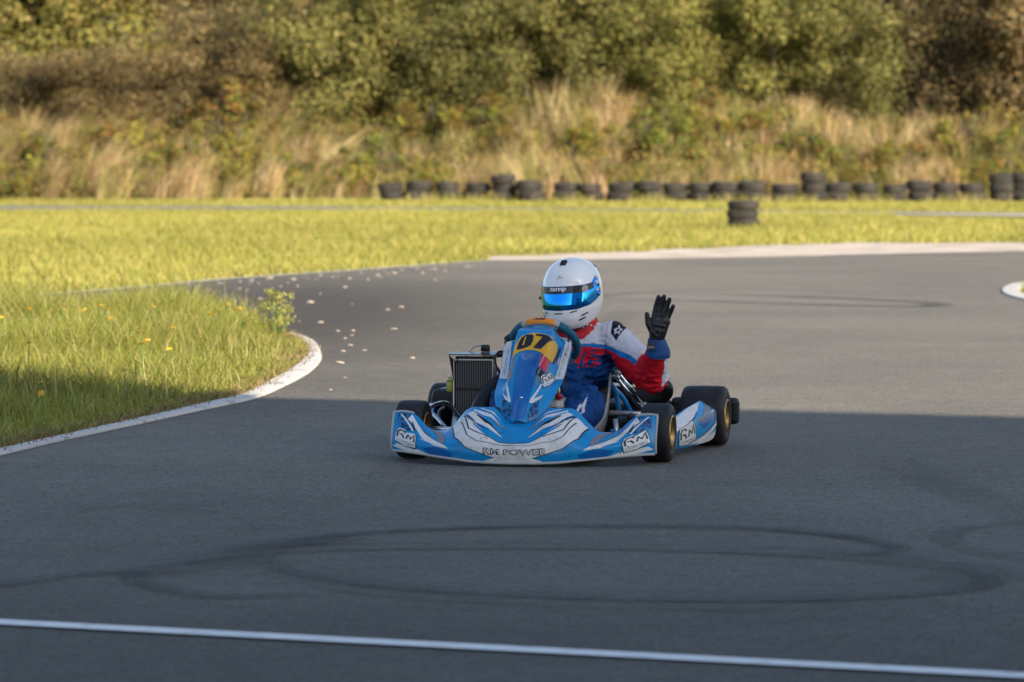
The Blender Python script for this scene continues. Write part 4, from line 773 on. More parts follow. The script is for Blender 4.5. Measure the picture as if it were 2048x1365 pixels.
boxes('brake_caliper', [((-.45, .17, .12), (-.38, .235, .22))], m_alu, kart, .012)
lathe('sprocket', [(.03, -.003), (.095, -.003), (.095, .003), (.03, .003)], m_alu, kart, 40, 'y').location = (-.52, -.25, .139)
for y_ in (.31, -.31): boxes('bearing_carrier', [((-.57, y_-.02, .075), (-.47, y_+.02, .20))], m_alu, kart, .01)
# black guard with a steel boss beside the seat
v, f = [], []
for i in range(13):
    a = R(180)*i/12
    for r_, y_ in ((.001, .405), (.03, .405), (.055, .400), (.085, .385), (.092, .33)): v.append((-.02+ (r_*1.5)*math.cos(a), y_, .075+r_*1.15*math.sin(a)))
f = [(i*5+k, i*5+5+k, i*5+6+k, i*5+1+k) for i in range(12) for k in range(4)]
g_ = mesh('brake_guard', v, f, m_black, kart); sd = g_.modifiers.new('s', 'SOLIDIFY'); sd.thickness = .004
tube('guard_boss', [(.00, .395, .155), (.035, .40, .152)], .014, m_chr, g_, 12)
tube('cross_bar', [(-.06, .23, .175), (-.05, .40, .172)], .012, m_alu, kart, 10)
boxes('battery_box', [((-.34, .245, .045), (-.05, .40, .150))], m_black, kart, .015); boxes('chain_guard', [((-.50, .10, .06), (-.36, .24, .20))], m_black, kart, .02)
boxes('bracket', [((.10, .27, .06), (.16, .33, .115))], m_frame, kart, .008); tube('bracket_bolt', [(.13, .33, .095), (.16, .335, .10)], .013, m_chr, kart, 12)
# seat stays
for a, b_ in (((-.29, .225, .345), (-.50, .315, .185)), ((-.27, .222, .325), (-.46, .305, .170)), ((-.29, -.225, .345), (-.50, -.315, .185))):
    st_o = tube('seat_stay', [a, b_], .0095, m_chr, kart, 12); tube('stay_bolt', [Vector(a)+Vector((0, .016, 0)), Vector(a)-Vector((0, .016, 0))], .011, m_steel, st_o, 10)
tube('frame_stay', [(-.19, .212, .30), (-.22, .232, .25), (-.24, .25, .09)], .0115, m_frame, kart, 10, 5); tube('frame_stay', [(-.20, .218, .285), (-.28, .265, .21), (-.36, .30, .09)], .0115, m_frame, kart, 10, 5)
# exhaust loop behind the seat
tube('exhaust_pipe', [(-.42, -.34, .26), (-.50, -.15, .33), (-.52, .10, .335), (-.53, .26, .315)], [.04, .045, .045, .04], m_black, kart, 16, 6)
tube('exhaust_silencer', [(-.56, -.05, .235), (-.56, .20, .222), (-.56, .33, .216), (-.55, .395, .232), (-.53, .405, .27), (-.50, .36, .295)], [.045, .048, .044, .038, .034, .03], m_black, kart, 16, 6)
# rear bumper
rb = boxes('rear_bumper', [((-.78, -.40, .10), (-.715, .40, .20)), ((-.77, -.70, .085), (-.705, -.40, .21)), ((-.77, .40, .085), (-.705, .722, .21))], m_black, kart, .022)
for s in (.25, -.25): tube('bumper_stay', [(-.60, s, .09), (-.74, s, .14)], .012, m_dark, kart, 8)
# side pods
def podf(s):
    def S(u, v):
        p_ = pod(u, v); return p_*np.array([1, s, 1])
    return S
for s in (1, -1):
    S = podf(s); uu, vv = np.meshgrid(np.linspace(0, 1, 44), np.linspace(0, 1, 22), indexing='ij'); po = grid_mesh('side_pod', S(uu, vv), m_blue, kart)
    if sum(p.normal.y for p in po.data.polygons)*s < 0: po.data.flip_normals()
    sd = po.modifiers.new('s', 'SOLIDIFY'); sd.thickness = .01; sd.offset = -1; rf = (0, s, .2)
    decal('white_swoosh', po, m_vw, S, [[(.95, .93), (.511, .945), (.346, .99), (.20, .975), (.353, .882), (.591, .815), (.892, .649), (.98, .66)]], 0, rf)
    decal('grey_fade', po, m_vg, S, [[(.50, .69), (.276, .845), (.10, .94), (.06, .90), (.20, .78), (.42, .62)]], 0, rf); decal('dark_print', po, m_tex, S, [[(.02, .96), (.14, .95), (.12, .55), (.02, .50)]], 0, rf)
    decals('white_sweep', po, m_vw, S, [[(.647, .09), (.409, .233), (.048, .484), (.02, .38), (.40, .068)], [(.50, .02), (.283, .17), (.02, .24), (.01, .02)]], 1, rf)
    decals('black_shard', po, m_vk, S, [[(.90, .60), (.62, .76), (.40, .86), (.40, .85), (.62, .735)], [(.60, .10), (.38, .26), (.10, .46), (.10, .45), (.36, .235)]], 2, rf); decals('deep_blue_flash', po, m_deep, S, [[(.46, .60), (.28, .74), (.12, .80), (.14, .62), (.36, .42)]], 1, rf)
    if s > 0: rm_logo(S, po, (.815, .13), (-.29, .04), (.02, .55), rf, 2, True, .03)
    else: rm_logo(S, po, (.50, .13), (.29, .04), (-.02, .55), rf, 2, True, .03)
# wheels
def wheel(x, y, Rt, w, s):
    h = w/2; c_ = .030; ri = .073
    rm = lathe('wheel', [(.070, h+.002), (.077, h), (.078, h*.95), (.070, h*.86), (.064, h*.25), (.060, h*.12), (.034, h*.06), (.020, h*.02), (.020, -h*.1), (.056, -h*.1), (.058, -h*.3), (.064, -h*.74), (.073, -h*.82), (.072, -h*.88), (.066, -h*.9)], m_gold, kart, 40, 'y', False)
    rm.location = (x, y, Rt)
    pr = [(ri, h*.80), (ri+.003, h*.93), (.088, h*.985), (Rt-c_*.9, h), (Rt-c_*.36, h*.94), (Rt-c_*.10, h*.82), (Rt-.001, h*.6), (Rt, 0)]; pr = pr+[(a, -b_) for a, b_ in pr[::-1][1:]]
    lathe('tyre', pr, m_rub, rm, 56, 'y')
    lathe('hub', [(0, h*.62), (.016, h*.6), (.024, h*.5), (.024, -h*.6), (0, -h*.6)], m_dark, rm, 20, 'y', False)
    for k in range(3):
        a = 2*math.pi*k/3; b_ = tube('wheel_nut', [(.040*math.cos(a), h*.06*s, .040*math.sin(a)), (.040*math.cos(a), h*.22*s, .040*math.sin(a))], .008, m_steel, rm, 6)
    for sgn in (1, -1): lathe('sidewall_ring', [(ri+.030, sgn*(h*.985)), (ri+.034, sgn*(h*.999)), (ri+.037, sgn*(h*.985))], m_black, rm, 48, 'y', False)
for s in (1, -1): wheel(.52, s*(.617-.066), .129, .132, s); wheel(-.52, s*(.70-.104), .139, .208, s)
# radiator
ra = boxes('radiator', [((.02, -.462, .11), (.055, -.288, .43))], m_core, kart, .002)
v, f = [], []
for i in range(16): y_ = -.455+.160*i/15; box(v, f, (.055, y_-.0028, .115), (.061, y_+.0028, .415))
tf = mesh('core_tubes', v, f, m_fin, ra, False); tf['kind'] = 'stuff'
boxes('core_strap', [((.0612, -.462, .275), (.0625, -.290, .288))], m_black, ra, 0)
boxes('top_tank', [((.01, -.466, .410), (.066, -.284, .422))], m_alu, ra, .004); boxes('bottom_tank', [((.01, -.466, .095), (.064, -.284, .113))], m_alu, ra, .004)
for y0, y1 in ((-.470, -.463), (-.287, -.280)): boxes('side_plate', [((.008, y0, .10), (.070, y1, .42))], m_alu, ra, .001)
# flared shroud over the top of the core
sh = [(.066, -.463, .30), (.066, -.466, .415), (.10, -.482, .440), (.10, -.272, .440), (.066, -.284, .425), (.066, -.287, .30)]
o_ = mesh('shroud', sh + [(.03, -.482, .446), (.03, -.272, .446)], [(0, 1, 2), (5, 3, 4), (2, 6, 7, 3)], m_shield, ra, False); sd = o_.modifiers.new('s', 'SOLIDIFY'); sd.thickness = .003
tube('shroud_edge', [(.102, -.482, .440), (.102, -.272, .440)], .002, m_dark, ra, 6); tube('shroud_screw', [(.07, -.455, .415), (.085, -.455, .413)], .008, m_steel, ra, 10)
boxes('header_tank', [((-.02, -.345, .422), (.03, -.276, .452))], m_alu, ra, .008); lathe('pressure_cap', [(0, .03), (.017, .03), (.021, .024), (.021, 0), (0, 0)], m_black, ra, 20, 'z', False).location = (.005, -.333, .452)
tube('overflow_hose', [(.0, -.345, .478), (-.01, -.39, .470), (-.02, -.43, .43)], .004, m_sgrey, ra, 6, 6)
lathe('overflow_bottle', [(0, -.036), (.012, -.036), (.0155, -.030), (.0155, .016), (.010, .026), (.006, .03), (0, .03)], m_bot, ra, 20, 'z', False).location = (.06, -.486, .305)
lathe('bottle_strap', [(.0160, -.002), (.0168, -.002), (.0168, .002), (.0160, .002)], m_black, ra, 20, 'z').location = (.06, -.486, .318); lathe('bottle_cap', [(0, .012), (.008, .012), (.009, 0), (0, 0)], m_vw, ra, 12, 'z', False).location = (.06, -.486, .334)
tube('coolant_hose', [(.0, -.29, .438), (-.05, -.22, .437), (-.12, -.13, .42)], .014, m_black, kart, 12, 6)
tube('intake_hose', [(.10, -.20, .335), (.20, -.25, .29), (.30, -.285, .22), (.34, -.30, .16)], [.045, .046, .045, .042], m_black, kart, 16, 6)
tube('sensor_cable', [(.12, -.19, .45), (.15, -.235, .46), (.16, -.255, .43), (.16, -.245, .385), (.17, -.225, .36)], .004, m_black, kart, 6, 6); tube('cable_plug', [(.16, -.245, .385), (.17, -.23, .362)], .007, m_black, kart, 8)
# engine behind the radiator
en = boxes('engine', [((-.30, -.40, .08), (-.08, -.26, .22))], m_alu, kart, .02)
for i in range(6): boxes('cooling_fin', [((-.25, -.405, .235+.018*i), (-.13, -.255, .243+.018*i))], m_dark, en, .002)
boxes('cylinder', [((-.24, -.39, .22), (-.14, -.27, .345))], m_alu, en, .01); lathe('spark_plug', [(0, .05), (.008, .05), (.012, 0), (0, 0)], m_black, en, 12, 'z', False).location = (-.19, -.33, .345)
boxes('airbox', [((-.34, -.62, .17), (-.12, -.45, .27))], m_black, kart, .03)
# chrome bars ahead of the radiator
tube('radiator_bar', [(.44, -.395, .10), (.36, -.475, .165), (.31, -.525, .205), (.22, -.50, .225), (.13, -.475, .215), (.10, -.43, .15), (.09, -.40, .09)], .010, m_chr, kart, 12, 6)
tube('radiator_bar', [(.40, -.43, .08), (.27, -.49, .18), (.10, -.505, .20)], .007, m_dark, kart, 10, 5)
# fuel tank between the knees
ft_ = boxes('fuel_tank', [((.26, -.085, .05), (.47, .118, .265))], m_tank, kart, .03)
for y_ in (.045, .092): lathe('filler_cap', [(0, .02), (.015, .02), (.017, .016), (.017, 0), (0, 0)], m_capr, ft_, 18, 'z', False).location = (.44, y_, .266)
tube('fuel_fitting', [(.44, .092, .284), (.44, .093, .305), (.43, .088, .33)], [.007, .006, .006], m_brass, ft_, 10, 4); tube('fuel_line', [(.44, .045, .285), (.42, .065, .30), (.36, .10, .27)], .005, m_frame, ft_, 8, 5)
# ---------------------------------------------------------------- driver
drv = empty('person', KO, KR); tag(drv, 'person driving the kart in white helmet and red white blue racing suit, waving', 'person')
def capsule(v, f, a, b_, r0, r1, seg=20, rings=6):
    a, b_ = Vector(a), Vector(b_); d = b_-a; L_ = d.length; t = d/L_; n = t.orthogonal().normalized(); bn = t.cross(n); o = len(v); prof = []
    for i in range(rings+1): q = -math.pi/2+math.pi/2*i/rings; prof.append((r0*math.sin(q), max(r0*math.cos(q), 1e-4)))
    for i in range(1, 5): prof.append((L_*i/5, r0+(r1-r0)*i/5))
    for i in range(rings+1): q = math.pi/2*i/rings; prof.append((L_+r1*math.sin(q), max(r1*math.cos(q), 1e-4)))
    for h_, r in prof:
        for k in range(seg): w = 2*math.pi*k/seg; v.append(tuple(a+t*h_+r*(math.cos(w)*n+math.sin(w)*bn)))
    for i in range(len(prof)-1):
        for k in range(seg): p0 = o+i*seg+k; p1 = o+i*seg+(k+1) % seg; f.append((p0, p1, p1+seg, p0+seg))
    f.append(tuple(o+k for k in range(seg))[::-1]); f.append(tuple(o+(len(prof)-1)*seg+k for k in range(seg)))
def remeshed(name, caps, voxel, smooth):
    v, f = [], []
    for c_ in caps: capsule(v, f, *c_)
    me = bpy.data.meshes.new(name); me.from_pydata(v, [], f); o = bpy.data.objects.new(name, me); col.objects.link(o)
    m = o.modifiers.new('r', 'REMESH'); m.mode = 'VOXEL'; m.voxel_size = voxel
    m2 = o.modifiers.new('s', 'SMOOTH'); m2.factor = .5; m2.iterations = smooth
    dg = bpy.context.evaluated_depsgraph_get(); dg.update(); me2 = bpy.data.meshes.new_from_object(o.evaluated_get(dg)); bpy.data.objects.remove(o); me2.name = name; return me2
SH, EL, WR = (-.155, .225, .505), (-.065, .425, .335), (.065, .470, .470)
SR, ER, WRR = (-.11, -.13, .515), (.00, -.195, .37), (.20, -.150, .455)
KL, AL = (.30, .185, .228), (.62, .150, .125); KRt, AR = (.30, -.165, .228), (.62, -.13, .125)
caps = [((-.02, 0, .19), (-.09, .015, .31), .14, .13), ((-.09, .015, .31), (-.15, .035, .44), .13, .13), ((-.15, .11, .46), (-.15, -.05, .46), .105, .105), ((-.15, .13, .38), (-.15, .125, .47), .10, .10), ((-.13, -.05, .38), (-.13, -.05, .47), .10, .10),
        ((-.15, .05, .52), (-.14, .05, .60), .075, .055), ((-.15, .06, .555), SH, .05, .062), ((-.14, .03, .555), SR, .05, .062), ((-.15, .15, .46), SH, .09, .074),
        (SH, EL, .084, .074), (EL, WR, .074, .046), (SR, ER, .072, .058), (ER, WRR, .058, .04), ((-.02, .09, .165), KL, .105, .086), (KL, AL, .086, .058), ((-.02, -.09, .165), KRt, .105, .086), (KRt, AR, .086, .058)]
bme = remeshed('body', caps, .0042, 14)
n = len(bme.vertices); co = np.zeros(n*3, np.float32); bme.vertices.foreach_get('co', co); co = co.reshape(-1, 3).astype(float); no = np.zeros(n*3, np.float32); bme.vertices.foreach_get('normal', no); no = no.reshape(-1, 3)
def segd(p, a, b_):
    a, b_ = np.array(a), np.array(b_); t = np.clip(((p-a) @ (b_-a))/((b_-a) @ (b_-a)), 0, 1); return np.linalg.norm(p-(a+t[:, None]*(b_-a)), axis=1), t
# cloth folds: ridges across the bends plus loose ripples
dU, tU = segd(co, SH, EL); dF, tF = segd(co, EL, WR); dL, tL = segd(co, KL, AL); dT, tT = segd(co, (-.02, .09, .165), KL)
nz = np.array([mnoise.fractal(Vector(p)*11, .6, 2.1, 3) for p in co]); nz2 = np.array([mnoise.noise(Vector((p[0]*14, p[1]*14, p[2]*30))) for p in co]); nz3 = np.array([mnoise.noise(Vector((p[0]*26+p[2]*10, p[1]*30, p[2]*12))) for p in co])
z_ = co[:, 2]; bend = np.exp(-(np.linalg.norm(co-np.array(EL), axis=1)/.09)**2)+np.exp(-(np.linalg.norm(co-np.array(SH)+np.array([0, 0, .06]), axis=1)/.11)**2)*.8+np.exp(-(np.abs(co[:, 2]-.30)/.09)**2)*(np.abs(co[:, 1]) < .25)+np.exp(-(np.linalg.norm(co-np.array((.15, .15, .2)), axis=1)/.12)**2)*.7
disp = .006*nz + bend*(.016*(np.clip(1-np.abs(nz2)*3.0, 0, 1)**1.5-.35)+.005*nz3) + .002*nz3
dE = np.linalg.norm(co-np.array(EL), axis=1); arm_t = np.where(dU < dF, tU*.28, .28+tF*.22); disp += .0055*np.sin(arm_t*150+nz*4+nz2*3)*np.exp(-(dE/.10)**2)*(np.minimum(dU, dF) < .12) + .0045*np.sin(z_*130+co[:, 1]*18+nz*4)*np.exp(-((z_-.315)/.06)**2)*(np.abs(co[:, 1]-.02) < .2)*(co[:, 0] < .1)
co2 = co+no*disp[:, None]; bme.vertices.foreach_set('co', co2.astype(np.float32).ravel()); bme.update()
# printed suit pattern
WHITE, LBL, RED, BLUE, NAVY, BLK = (.56, .56, .63), (.004, .16, .46), (.60, .007, .02), (.0015, .050, .195), (.002, .014, .06), (.010, .011, .018)
cl = np.tile(np.array(BLUE), (n, 1)); y, z, x = co[:, 1], co[:, 2], co[:, 0]
ym = np.where(y < .045, .09-y, y)                     # the pattern is mirrored about the zip
wy = [-.1, .10, .16, .21, .245, .31, .33, .375, .42, .6]; wz = [.485, .487, .490, .483, .470, .448, .440, .410, .385, .36]
by = [-.1, .10, .16, .215, .255, .29, .32, .37, .41, .6]; bz = [.474, .474, .472, .461, .446, .428, .419, .384, .352, .33]
wl_ = np.interp(ym, wy, wz); bl_ = np.interp(ym, by, bz); rl_ = np.interp(ym, [-.1, .10, .2, .24, .252, .27], [.462, .460, .455, .435, .39, 0])
torso = (z > .2) & (x < .12) & ~((dL < .13) | (dT < .12) & (x > .05))
jag = .006*np.sin(ym*90)*(ym < .2)
cl[torso & (z < rl_)] = BLUE; cl[torso & (z < rl_) & (z > .40) & (ym > .19)] = NAVY
cl[torso & (z >= rl_+jag)] = RED; cl[torso & (z >= bl_)] = LBL; cl[torso & (z >= wl_)] = WHITE
mid = torso & (np.abs(y-.045) < .006) & (x > -.1); cl[mid] = (.05, .05, .06)
seam = torso & (np.abs(np.abs(ym-.045)-.165-.05*(z-.5)) < .0022) & (z > .44); cl[seam] *= .55
# red block lettering on the chest
def yz(px): return px
lets = [[(.070, .456), (.112, .458), (.100, .398), (.078, .404), (.086, .43)], [(.120, .458), (.205, .449), (.196, .436), (.140, .443), (.138, .432), (.178, .424), (.170, .412), (.134, .418), (.128, .396), (.112, .400)], [(.150, .408), (.186, .402), (.180, .392), (.152, .396)], [(.02, .455), (.058, .457), (.062, .43), (.045, .40), (.025, .405)]]
fr = torso & (no[:, 0] > -.1)
pts = np.stack([y+.02*0, z], 1)
for l_ in lets: cl[fr & inpoly(pts, l_)] = RED
for zz in (.383, .389): cl[fr & (np.abs(z-zz) < .002) & (y > .09) & (y < .17) & (np.sin(y*400) > -.2)] = RED
# raised forearm: red inside, white outer seam, and red underside of the upper arm
fore = (dF < .085) & (tF > .08) & (y > .33); cl[fore] = RED
ax = np.array(WR)-np.array(EL); ax /= np.linalg.norm(ax); rel = co-np.array(EL); side = rel @ np.array([-.25, 1, 0])-(rel @ ax)*(ax @ np.array([-.25, 1, 0]))
cl[fore & (side > .038)] = WHITE
# shoulder patch with a star outline
pp = np.stack([y, z], 1); patch = [(.232, .588), (.300, .572), (.258, .505), (.232, .535)]; on = (z > .47) & inpoly(pp, patch) & (x > -.26); cl[on] = BLK
star = [(.248, .552), (.258, .556), (.263, .566), (.268, .555), (.280, .553), (.270, .546), (.268, .534), (.259, .540), (.250, .534), (.252, .545)]
c_ = np.mean(star, 0); cl[on & inpoly(pp, grow(star, 1.25))] = WHITE; cl[on & inpoly(pp, grow(star, .62))] = BLK
# star on the shin
shin = (dL < .12) & (no[:, 0] > .0); pst = [(a+.018, b+.045) for a, b in [(.168, .165), (.176, .205), (.184, .196), (.192, .238), (.198, .205), (.197, .186), (.202, .168), (.192, .162), (.186, .140), (.174, .105), (.168, .108), (.172, .135)]]
cl[shin & inpoly(pp, pst)] = WHITE; cl[shin & inpoly(pp, grow(pst, .4))] = BLUE
a_ = bme.color_attributes.new('Col', 'FLOAT_COLOR', 'POINT'); c4 = np.ones((n, 4), np.float32); c4[:, :3] = cl; a_.data.foreach_set('color', c4.ravel())
m_suit = mat('suit_cloth', rough=.75, spec=.25); at = nd(m_suit, 'ShaderNodeAttribute', attribute_name='Col'); lk(m_suit, at.outputs['Color'], m_suit.node_tree.nodes['Principled BSDF'].inputs['Base Color'])
tcx = nd(m_suit, 'ShaderNodeTexCoord'); nn_ = nd(m_suit, 'ShaderNodeTexNoise'); nn_.inputs['Scale'].default_value = 45; nn_.inputs['Detail'].default_value = 5; lk(m_suit, tcx.outputs['Object'], nn_.inputs['Vector']); bpn = nd(m_suit, 'ShaderNodeBump'); bpn.inputs['Strength'].default_value = .35; bpn.inputs['Distance'].default_value = .006; lk(m_suit, nn_.outputs['Fac'], bpn.inputs['Height']); lk(m_suit, bpn.outputs[0], m_suit.node_tree.nodes['Principled BSDF'].inputs['Normal'])
body = link('body', bme, m_suit, drv)
# --- gloves
m_glove = mat('black_leather', (.012, .012, .015), .42); noisy(m_glove, (.006, .006, .008), (.022, .022, .026), 60, 4, .35, .7, .5, 90, 'Object', .004)
m_cuff = mat('blue_cuff', (.004, .055, .25), .7); noisy(m_cuff, (.001, .045, .17), (.003, .070, .24), 30, 4, .3, .7, .4, 60, 'Object', .004); m_tab = mat('black_tab', (.03, .03, .035), .5)
hx = .088
hand = [((hx-.004, .466, .525), (hx, .475, .600), .030, .033), ((hx, .486, .535), (hx, .503, .600), .026, .030), ((hx, .462, .60), (hx, .512, .598), .024, .022)]
for kn, md, tip, r0, r1 in (((.459, .612), (.470, .668), (.482, .708), .0135, .0105), ((.478, .616), (.494, .672), (.507, .710), .0138, .0108), ((.497, .612), (.516, .662), (.532, .698), .0132, .0102), ((.514, .600), (.534, .640), (.549, .668), .0118, .0092)):
    hand += [((hx, *kn), (hx+.004, *md), r0*1.04, r0*.96), ((hx+.004, *md), (hx+.016, *tip), r0*.95, r1)]
hand += [((hx+.026, .462, .588), (hx+.027, .508, .578), .0085, .007), ((hx+.027, .470, .560), (hx+.025, .505, .555), .008, .007), ((hx+.024, .460, .552), (hx+.022, .468, .535), .012, .010), ((hx+.022, .495, .548), (hx+.020, .487, .530), .011, .010)]
hand += [((hx+.004, .458, .550), (hx+.014, .436, .590), .020, .0150), ((hx+.014, .436, .590), (hx+.020, .430, .632), .0150, .0105)]
link('glove', remeshed('glove', hand, .0026, 4), m_glove, drv)
cp = [(.062, .474, .446), (.066, .475, .458), (.074, .472, .485), (.082, .470, .510), (.086, .470, .522)]; rr = [.056, .055, .047, .041, .037]
cf = tube('glove_cuff', cp, rr, m_cuff, drv, 28, 5); md_ = cf.modifiers.new('d', 'DISPLACE'); tx = bpy.data.textures.new('fold', 'CLOUDS'); tx.noise_scale = .035; md_.texture = tx; md_.strength = .008; md_.mid_level = .5
boxes('cuff_tab', [((.118, .436, .470), (.126, .468, .503))], m_tab, cf, .003); boxes('tab_band', [((.1262, .437, .480), (.1275, .467, .488))], m_vg, cf, 0)
rh = [((.20, -.150, .455), (.225, -.155, .495), .036, .034)]
for i in range(4):
    a = R(-78)-R(9)*i; c_ = swp(a); rd = (c_-SC).normalized(); rh += [(tuple(c_+rd*.012-sn*-.022), tuple(c_+rd*.030-sn*.002), .011, .010), (tuple(c_+rd*.030-sn*.002), tuple(c_+rd*.016-sn*.026), .010, .0095), (tuple(c_+rd*.016-sn*.026), tuple(c_-rd*.010-sn*.026), .0095, .009)]
c_ = swp(R(-66)); rh += [((.215, -.145, .49), tuple(c_+sn*.024), .016, .012), (tuple(c_+sn*.024), tuple(swp(R(-55))-(swp(R(-55))-SC)*.12+sn*.018), .012, .0095)]
link('glove', remeshed('glove', rh, .0030, 3), m_glove, drv)
# --- shoes
m_shoe = mat('black_suede_boot', (.014, .014, .016), .6); m_piping = mat('grey_piping', (.28, .25, .23), .6)
for s, A, toe in ((1, AL, (.725, .128, .214)), (-1, AR, (.725, -.140, .214))):
    me = remeshed('shoe', [((A[0]-.02, A[1], A[2]+.015), (A[0]+.03, A[1], A[2]-.035), .054, .046), ((A[0]+.03, A[1], A[2]-.035), toe, .046, .034), ((A[0]+.01, A[1], A[2]), (toe[0]-.03, toe[1], toe[2]-.03), .05, .038)], .004, 4)
    so = link('shoe', me, m_shoe, drv)
    st_p = [(-.9, -.35), (-.45, .1), (-.2, .55), (0, .15), (.45, .4), (.75, .25), (.5, -.2), (.7, -.6), (.1, -.35), (-.3, -.55), (-.9, -.35)]
    tube('star_emblem', [(toe[0]+.030-abs(b_)*.006, toe[1]+a*.030, toe[2]+.012+b_*.016) for a, b_ in st_p], .0016, m_piping, so, 5)
# --- neck tube
m_neck = mat('red_fabric', (.52, .008, .02), .8); noisy(m_neck, (.46, .006, .016), (.58, .02, .03), 30, 4, .3, .7, .4, 40)
nk = tube('neck_tube', [(-.155, .05, .535), (-.15, .052, .56), (-.142, .052, .585), (-.135, .05, .63), (-.13, .05, .66)], [.118, .114, .106, .094, .082], m_neck, drv, 28, 4)
for i in range(7):
    a = R(8+11*i); boxes('neck_print', [((-.0035, -.0035, -.0035), (.0035, .0035, .0035))], m_vw, nk, .001).location = (-.147+(.1125)*math.cos(a), .052+(.1125)*math.sin(a), .570+.006*math.sin(i*2.3))
# --- helmet
HM = empty('h', (0, 0, 0)); bpy.data.objects.remove(HM)
HZ = [-.158, -.150, -.130, -.095, -.045, .005, .055, .095, .125, .145, .155, .158]
HW = [.088, .098, .110, .121, .129, .131, .126, .111, .089, .060, .030, .001]
HF = [.128, .142, .160, .170, .168, .158, .143, .124, .097, .064, .031, .001]
HBk = [.085, .098, .116, .136, .152, .158, .152, .134, .106, .072, .036, .001]
def shell(ph, z, off=0):
    ph = np.asarray(ph, float); z = np.asarray(z, float); w = crv(HZ, HW, z)+off; xf = crv(HZ, HF, z)+off; xb = crv(HZ, HBk, z)+off
    c_, s_ = np.cos(ph), np.sin(ph); e = .90; cx = np.sign(c_)*np.abs(c_)**e; sx_ = np.sign(s_)*np.abs(s_)**e
    return np.stack([np.where(c_ > 0, xf, xb)*cx, w*sx_, z], -1)
m_shell = mat('white_helmet_gloss', (.90, .90, .91), .12, 0, .6); m_visor = mat('blue_mirror_visor', (.02, .30, .95), .05, 1.0); m_hblk = mat('black_rubber_trim', (.012, .012, .014), .45); m_strip = mat('visor_strip', (.02, .02, .024), .22)
zz = np.concatenate([np.linspace(-.158, -.12, 8), np.linspace(-.11, .12, 30), np.linspace(.127, .158, 12)]); ph = np.linspace(0, 2*np.pi, 84, endpoint=False)
PP = shell(*np.meshgrid(ph, zz, indexing='ij')); 
chin = (PP[..., 0] > 0) & (PP[..., 2] < -.062); PP[chin] *= np.array([1.018, 1.01, 1]); cph = np.cos(ph)[:, None]; low = np.clip((-.045-PP[..., 2])/.113, 0, 1); PP[..., 2] += .052*low*((1-cph)/2)**1.2            # chin bar stands proud below the visor
he = grid_mesh('helmet', PP, m_shell, drv, closed_u=True)
if sum((p.normal.dot(p.center)) for p in he.data.polygons) < 0: he.data.flip_normals()
he.location = (-.135, .044, .719); he.rotation_euler = (R(2.5), R(6), R(-13))
def vz(ph_):  # visor lower and upper edge height by angle
    a = np.abs(ph_); lo = np.interp(a, [0, .6, 1.1, 1.45, 1.62], [-.062, -.060, -.048, -.026, -.012]); hi = np.interp(a, [0, .9, 1.25, 1.42, 1.55, 1.62], [.046, .046, .050, .066, .076, .060]); return lo, hi
def vsurf(off):
    def S(u, v):
        p_ = np.asarray(u)*1.62; lo, hi = vz(p_); return shell(p_, lo+(hi-lo)*np.asarray(v), off)
    return S
uu, vv = np.meshgrid(np.linspace(-1, 1, 90), np.linspace(0, 1, 22), indexing='ij'); vi = grid_mesh('visor', vsurf(.0045)(uu, vv), m_visor, he)
if sum(p.normal.dot(p.center) for p in vi.data.polygons) < 0: vi.data.flip_normals()
sd = vi.modifiers.new('s', 'SOLIDIFY'); sd.thickness = .0035; sd.offset = -1
V5 = vsurf(.0050); HR = (1, 0, 0)
def vdec(name, m, polys, k): return decal(name, vi, m, lambda u, v: V5(u, v), polys, k, (1, 0, .1), .03)
def vn(name, m, polys, k):    # normals turn right round the visor, so offset radially instead
    S = vsurf(.0050+.0008*k); bm = bmesh.new()
    for pl in polys: bm.faces.new([bm.verts.new((a, b_, 0)) for a, b_ in pl])
    bmesh.ops.triangulate(bm, faces=bm.faces[:]); xs_ = [q.co.x for q in bm.verts]
    for g in np.arange(math.floor(min(xs_)/.03)*.03, max(xs_), .03): bmesh.ops.bisect_plane(bm, geom=bm.verts[:]+bm.edges[:]+bm.faces[:], plane_co=(float(g), 0, 0), plane_no=(1, 0, 0), dist=1e-5)
    P_ = S(np.array([q.co.x for q in bm.verts]), np.array([q.co.y for q in bm.verts]))
    for q, c__ in zip(bm.verts, P_): q.co = c__
    bm.normal_update()
    for fc in bm.faces:
        if fc.normal.dot(fc.calc_center_median()) < 0: fc.normal_flip()
    me = bpy.data.meshes.new(name); bm.to_mesh(me); bm.free(); return link(name, me, m, vi)
vn('sun_strip', m_strip, [[(u, .995) for u in np.linspace(-.80, .80, 40)]+[(u, .69) for u in np.linspace(.80, -.80, 40)]], 0)
m_vtext = mat('visor_lettering', (.75, .75, .77), .4)
vn('visor_lettering', m_vtext, [aff([(a, b_) for a, b_ in q], (-.19, .755), (.34, 0), (0, .20)) for q in text_polys('zamp', .03)], 1)
vn('visor_sticker', m_sgrey, [[(.56+.075*math.cos(a), .80+.17*math.sin(a)) for a in np.linspace(0, 6.1, 16)]], 2); vn('sticker_mark', m_red, strip([(.52, .74), (.56, .82), (.60, .80)], .012), 3)
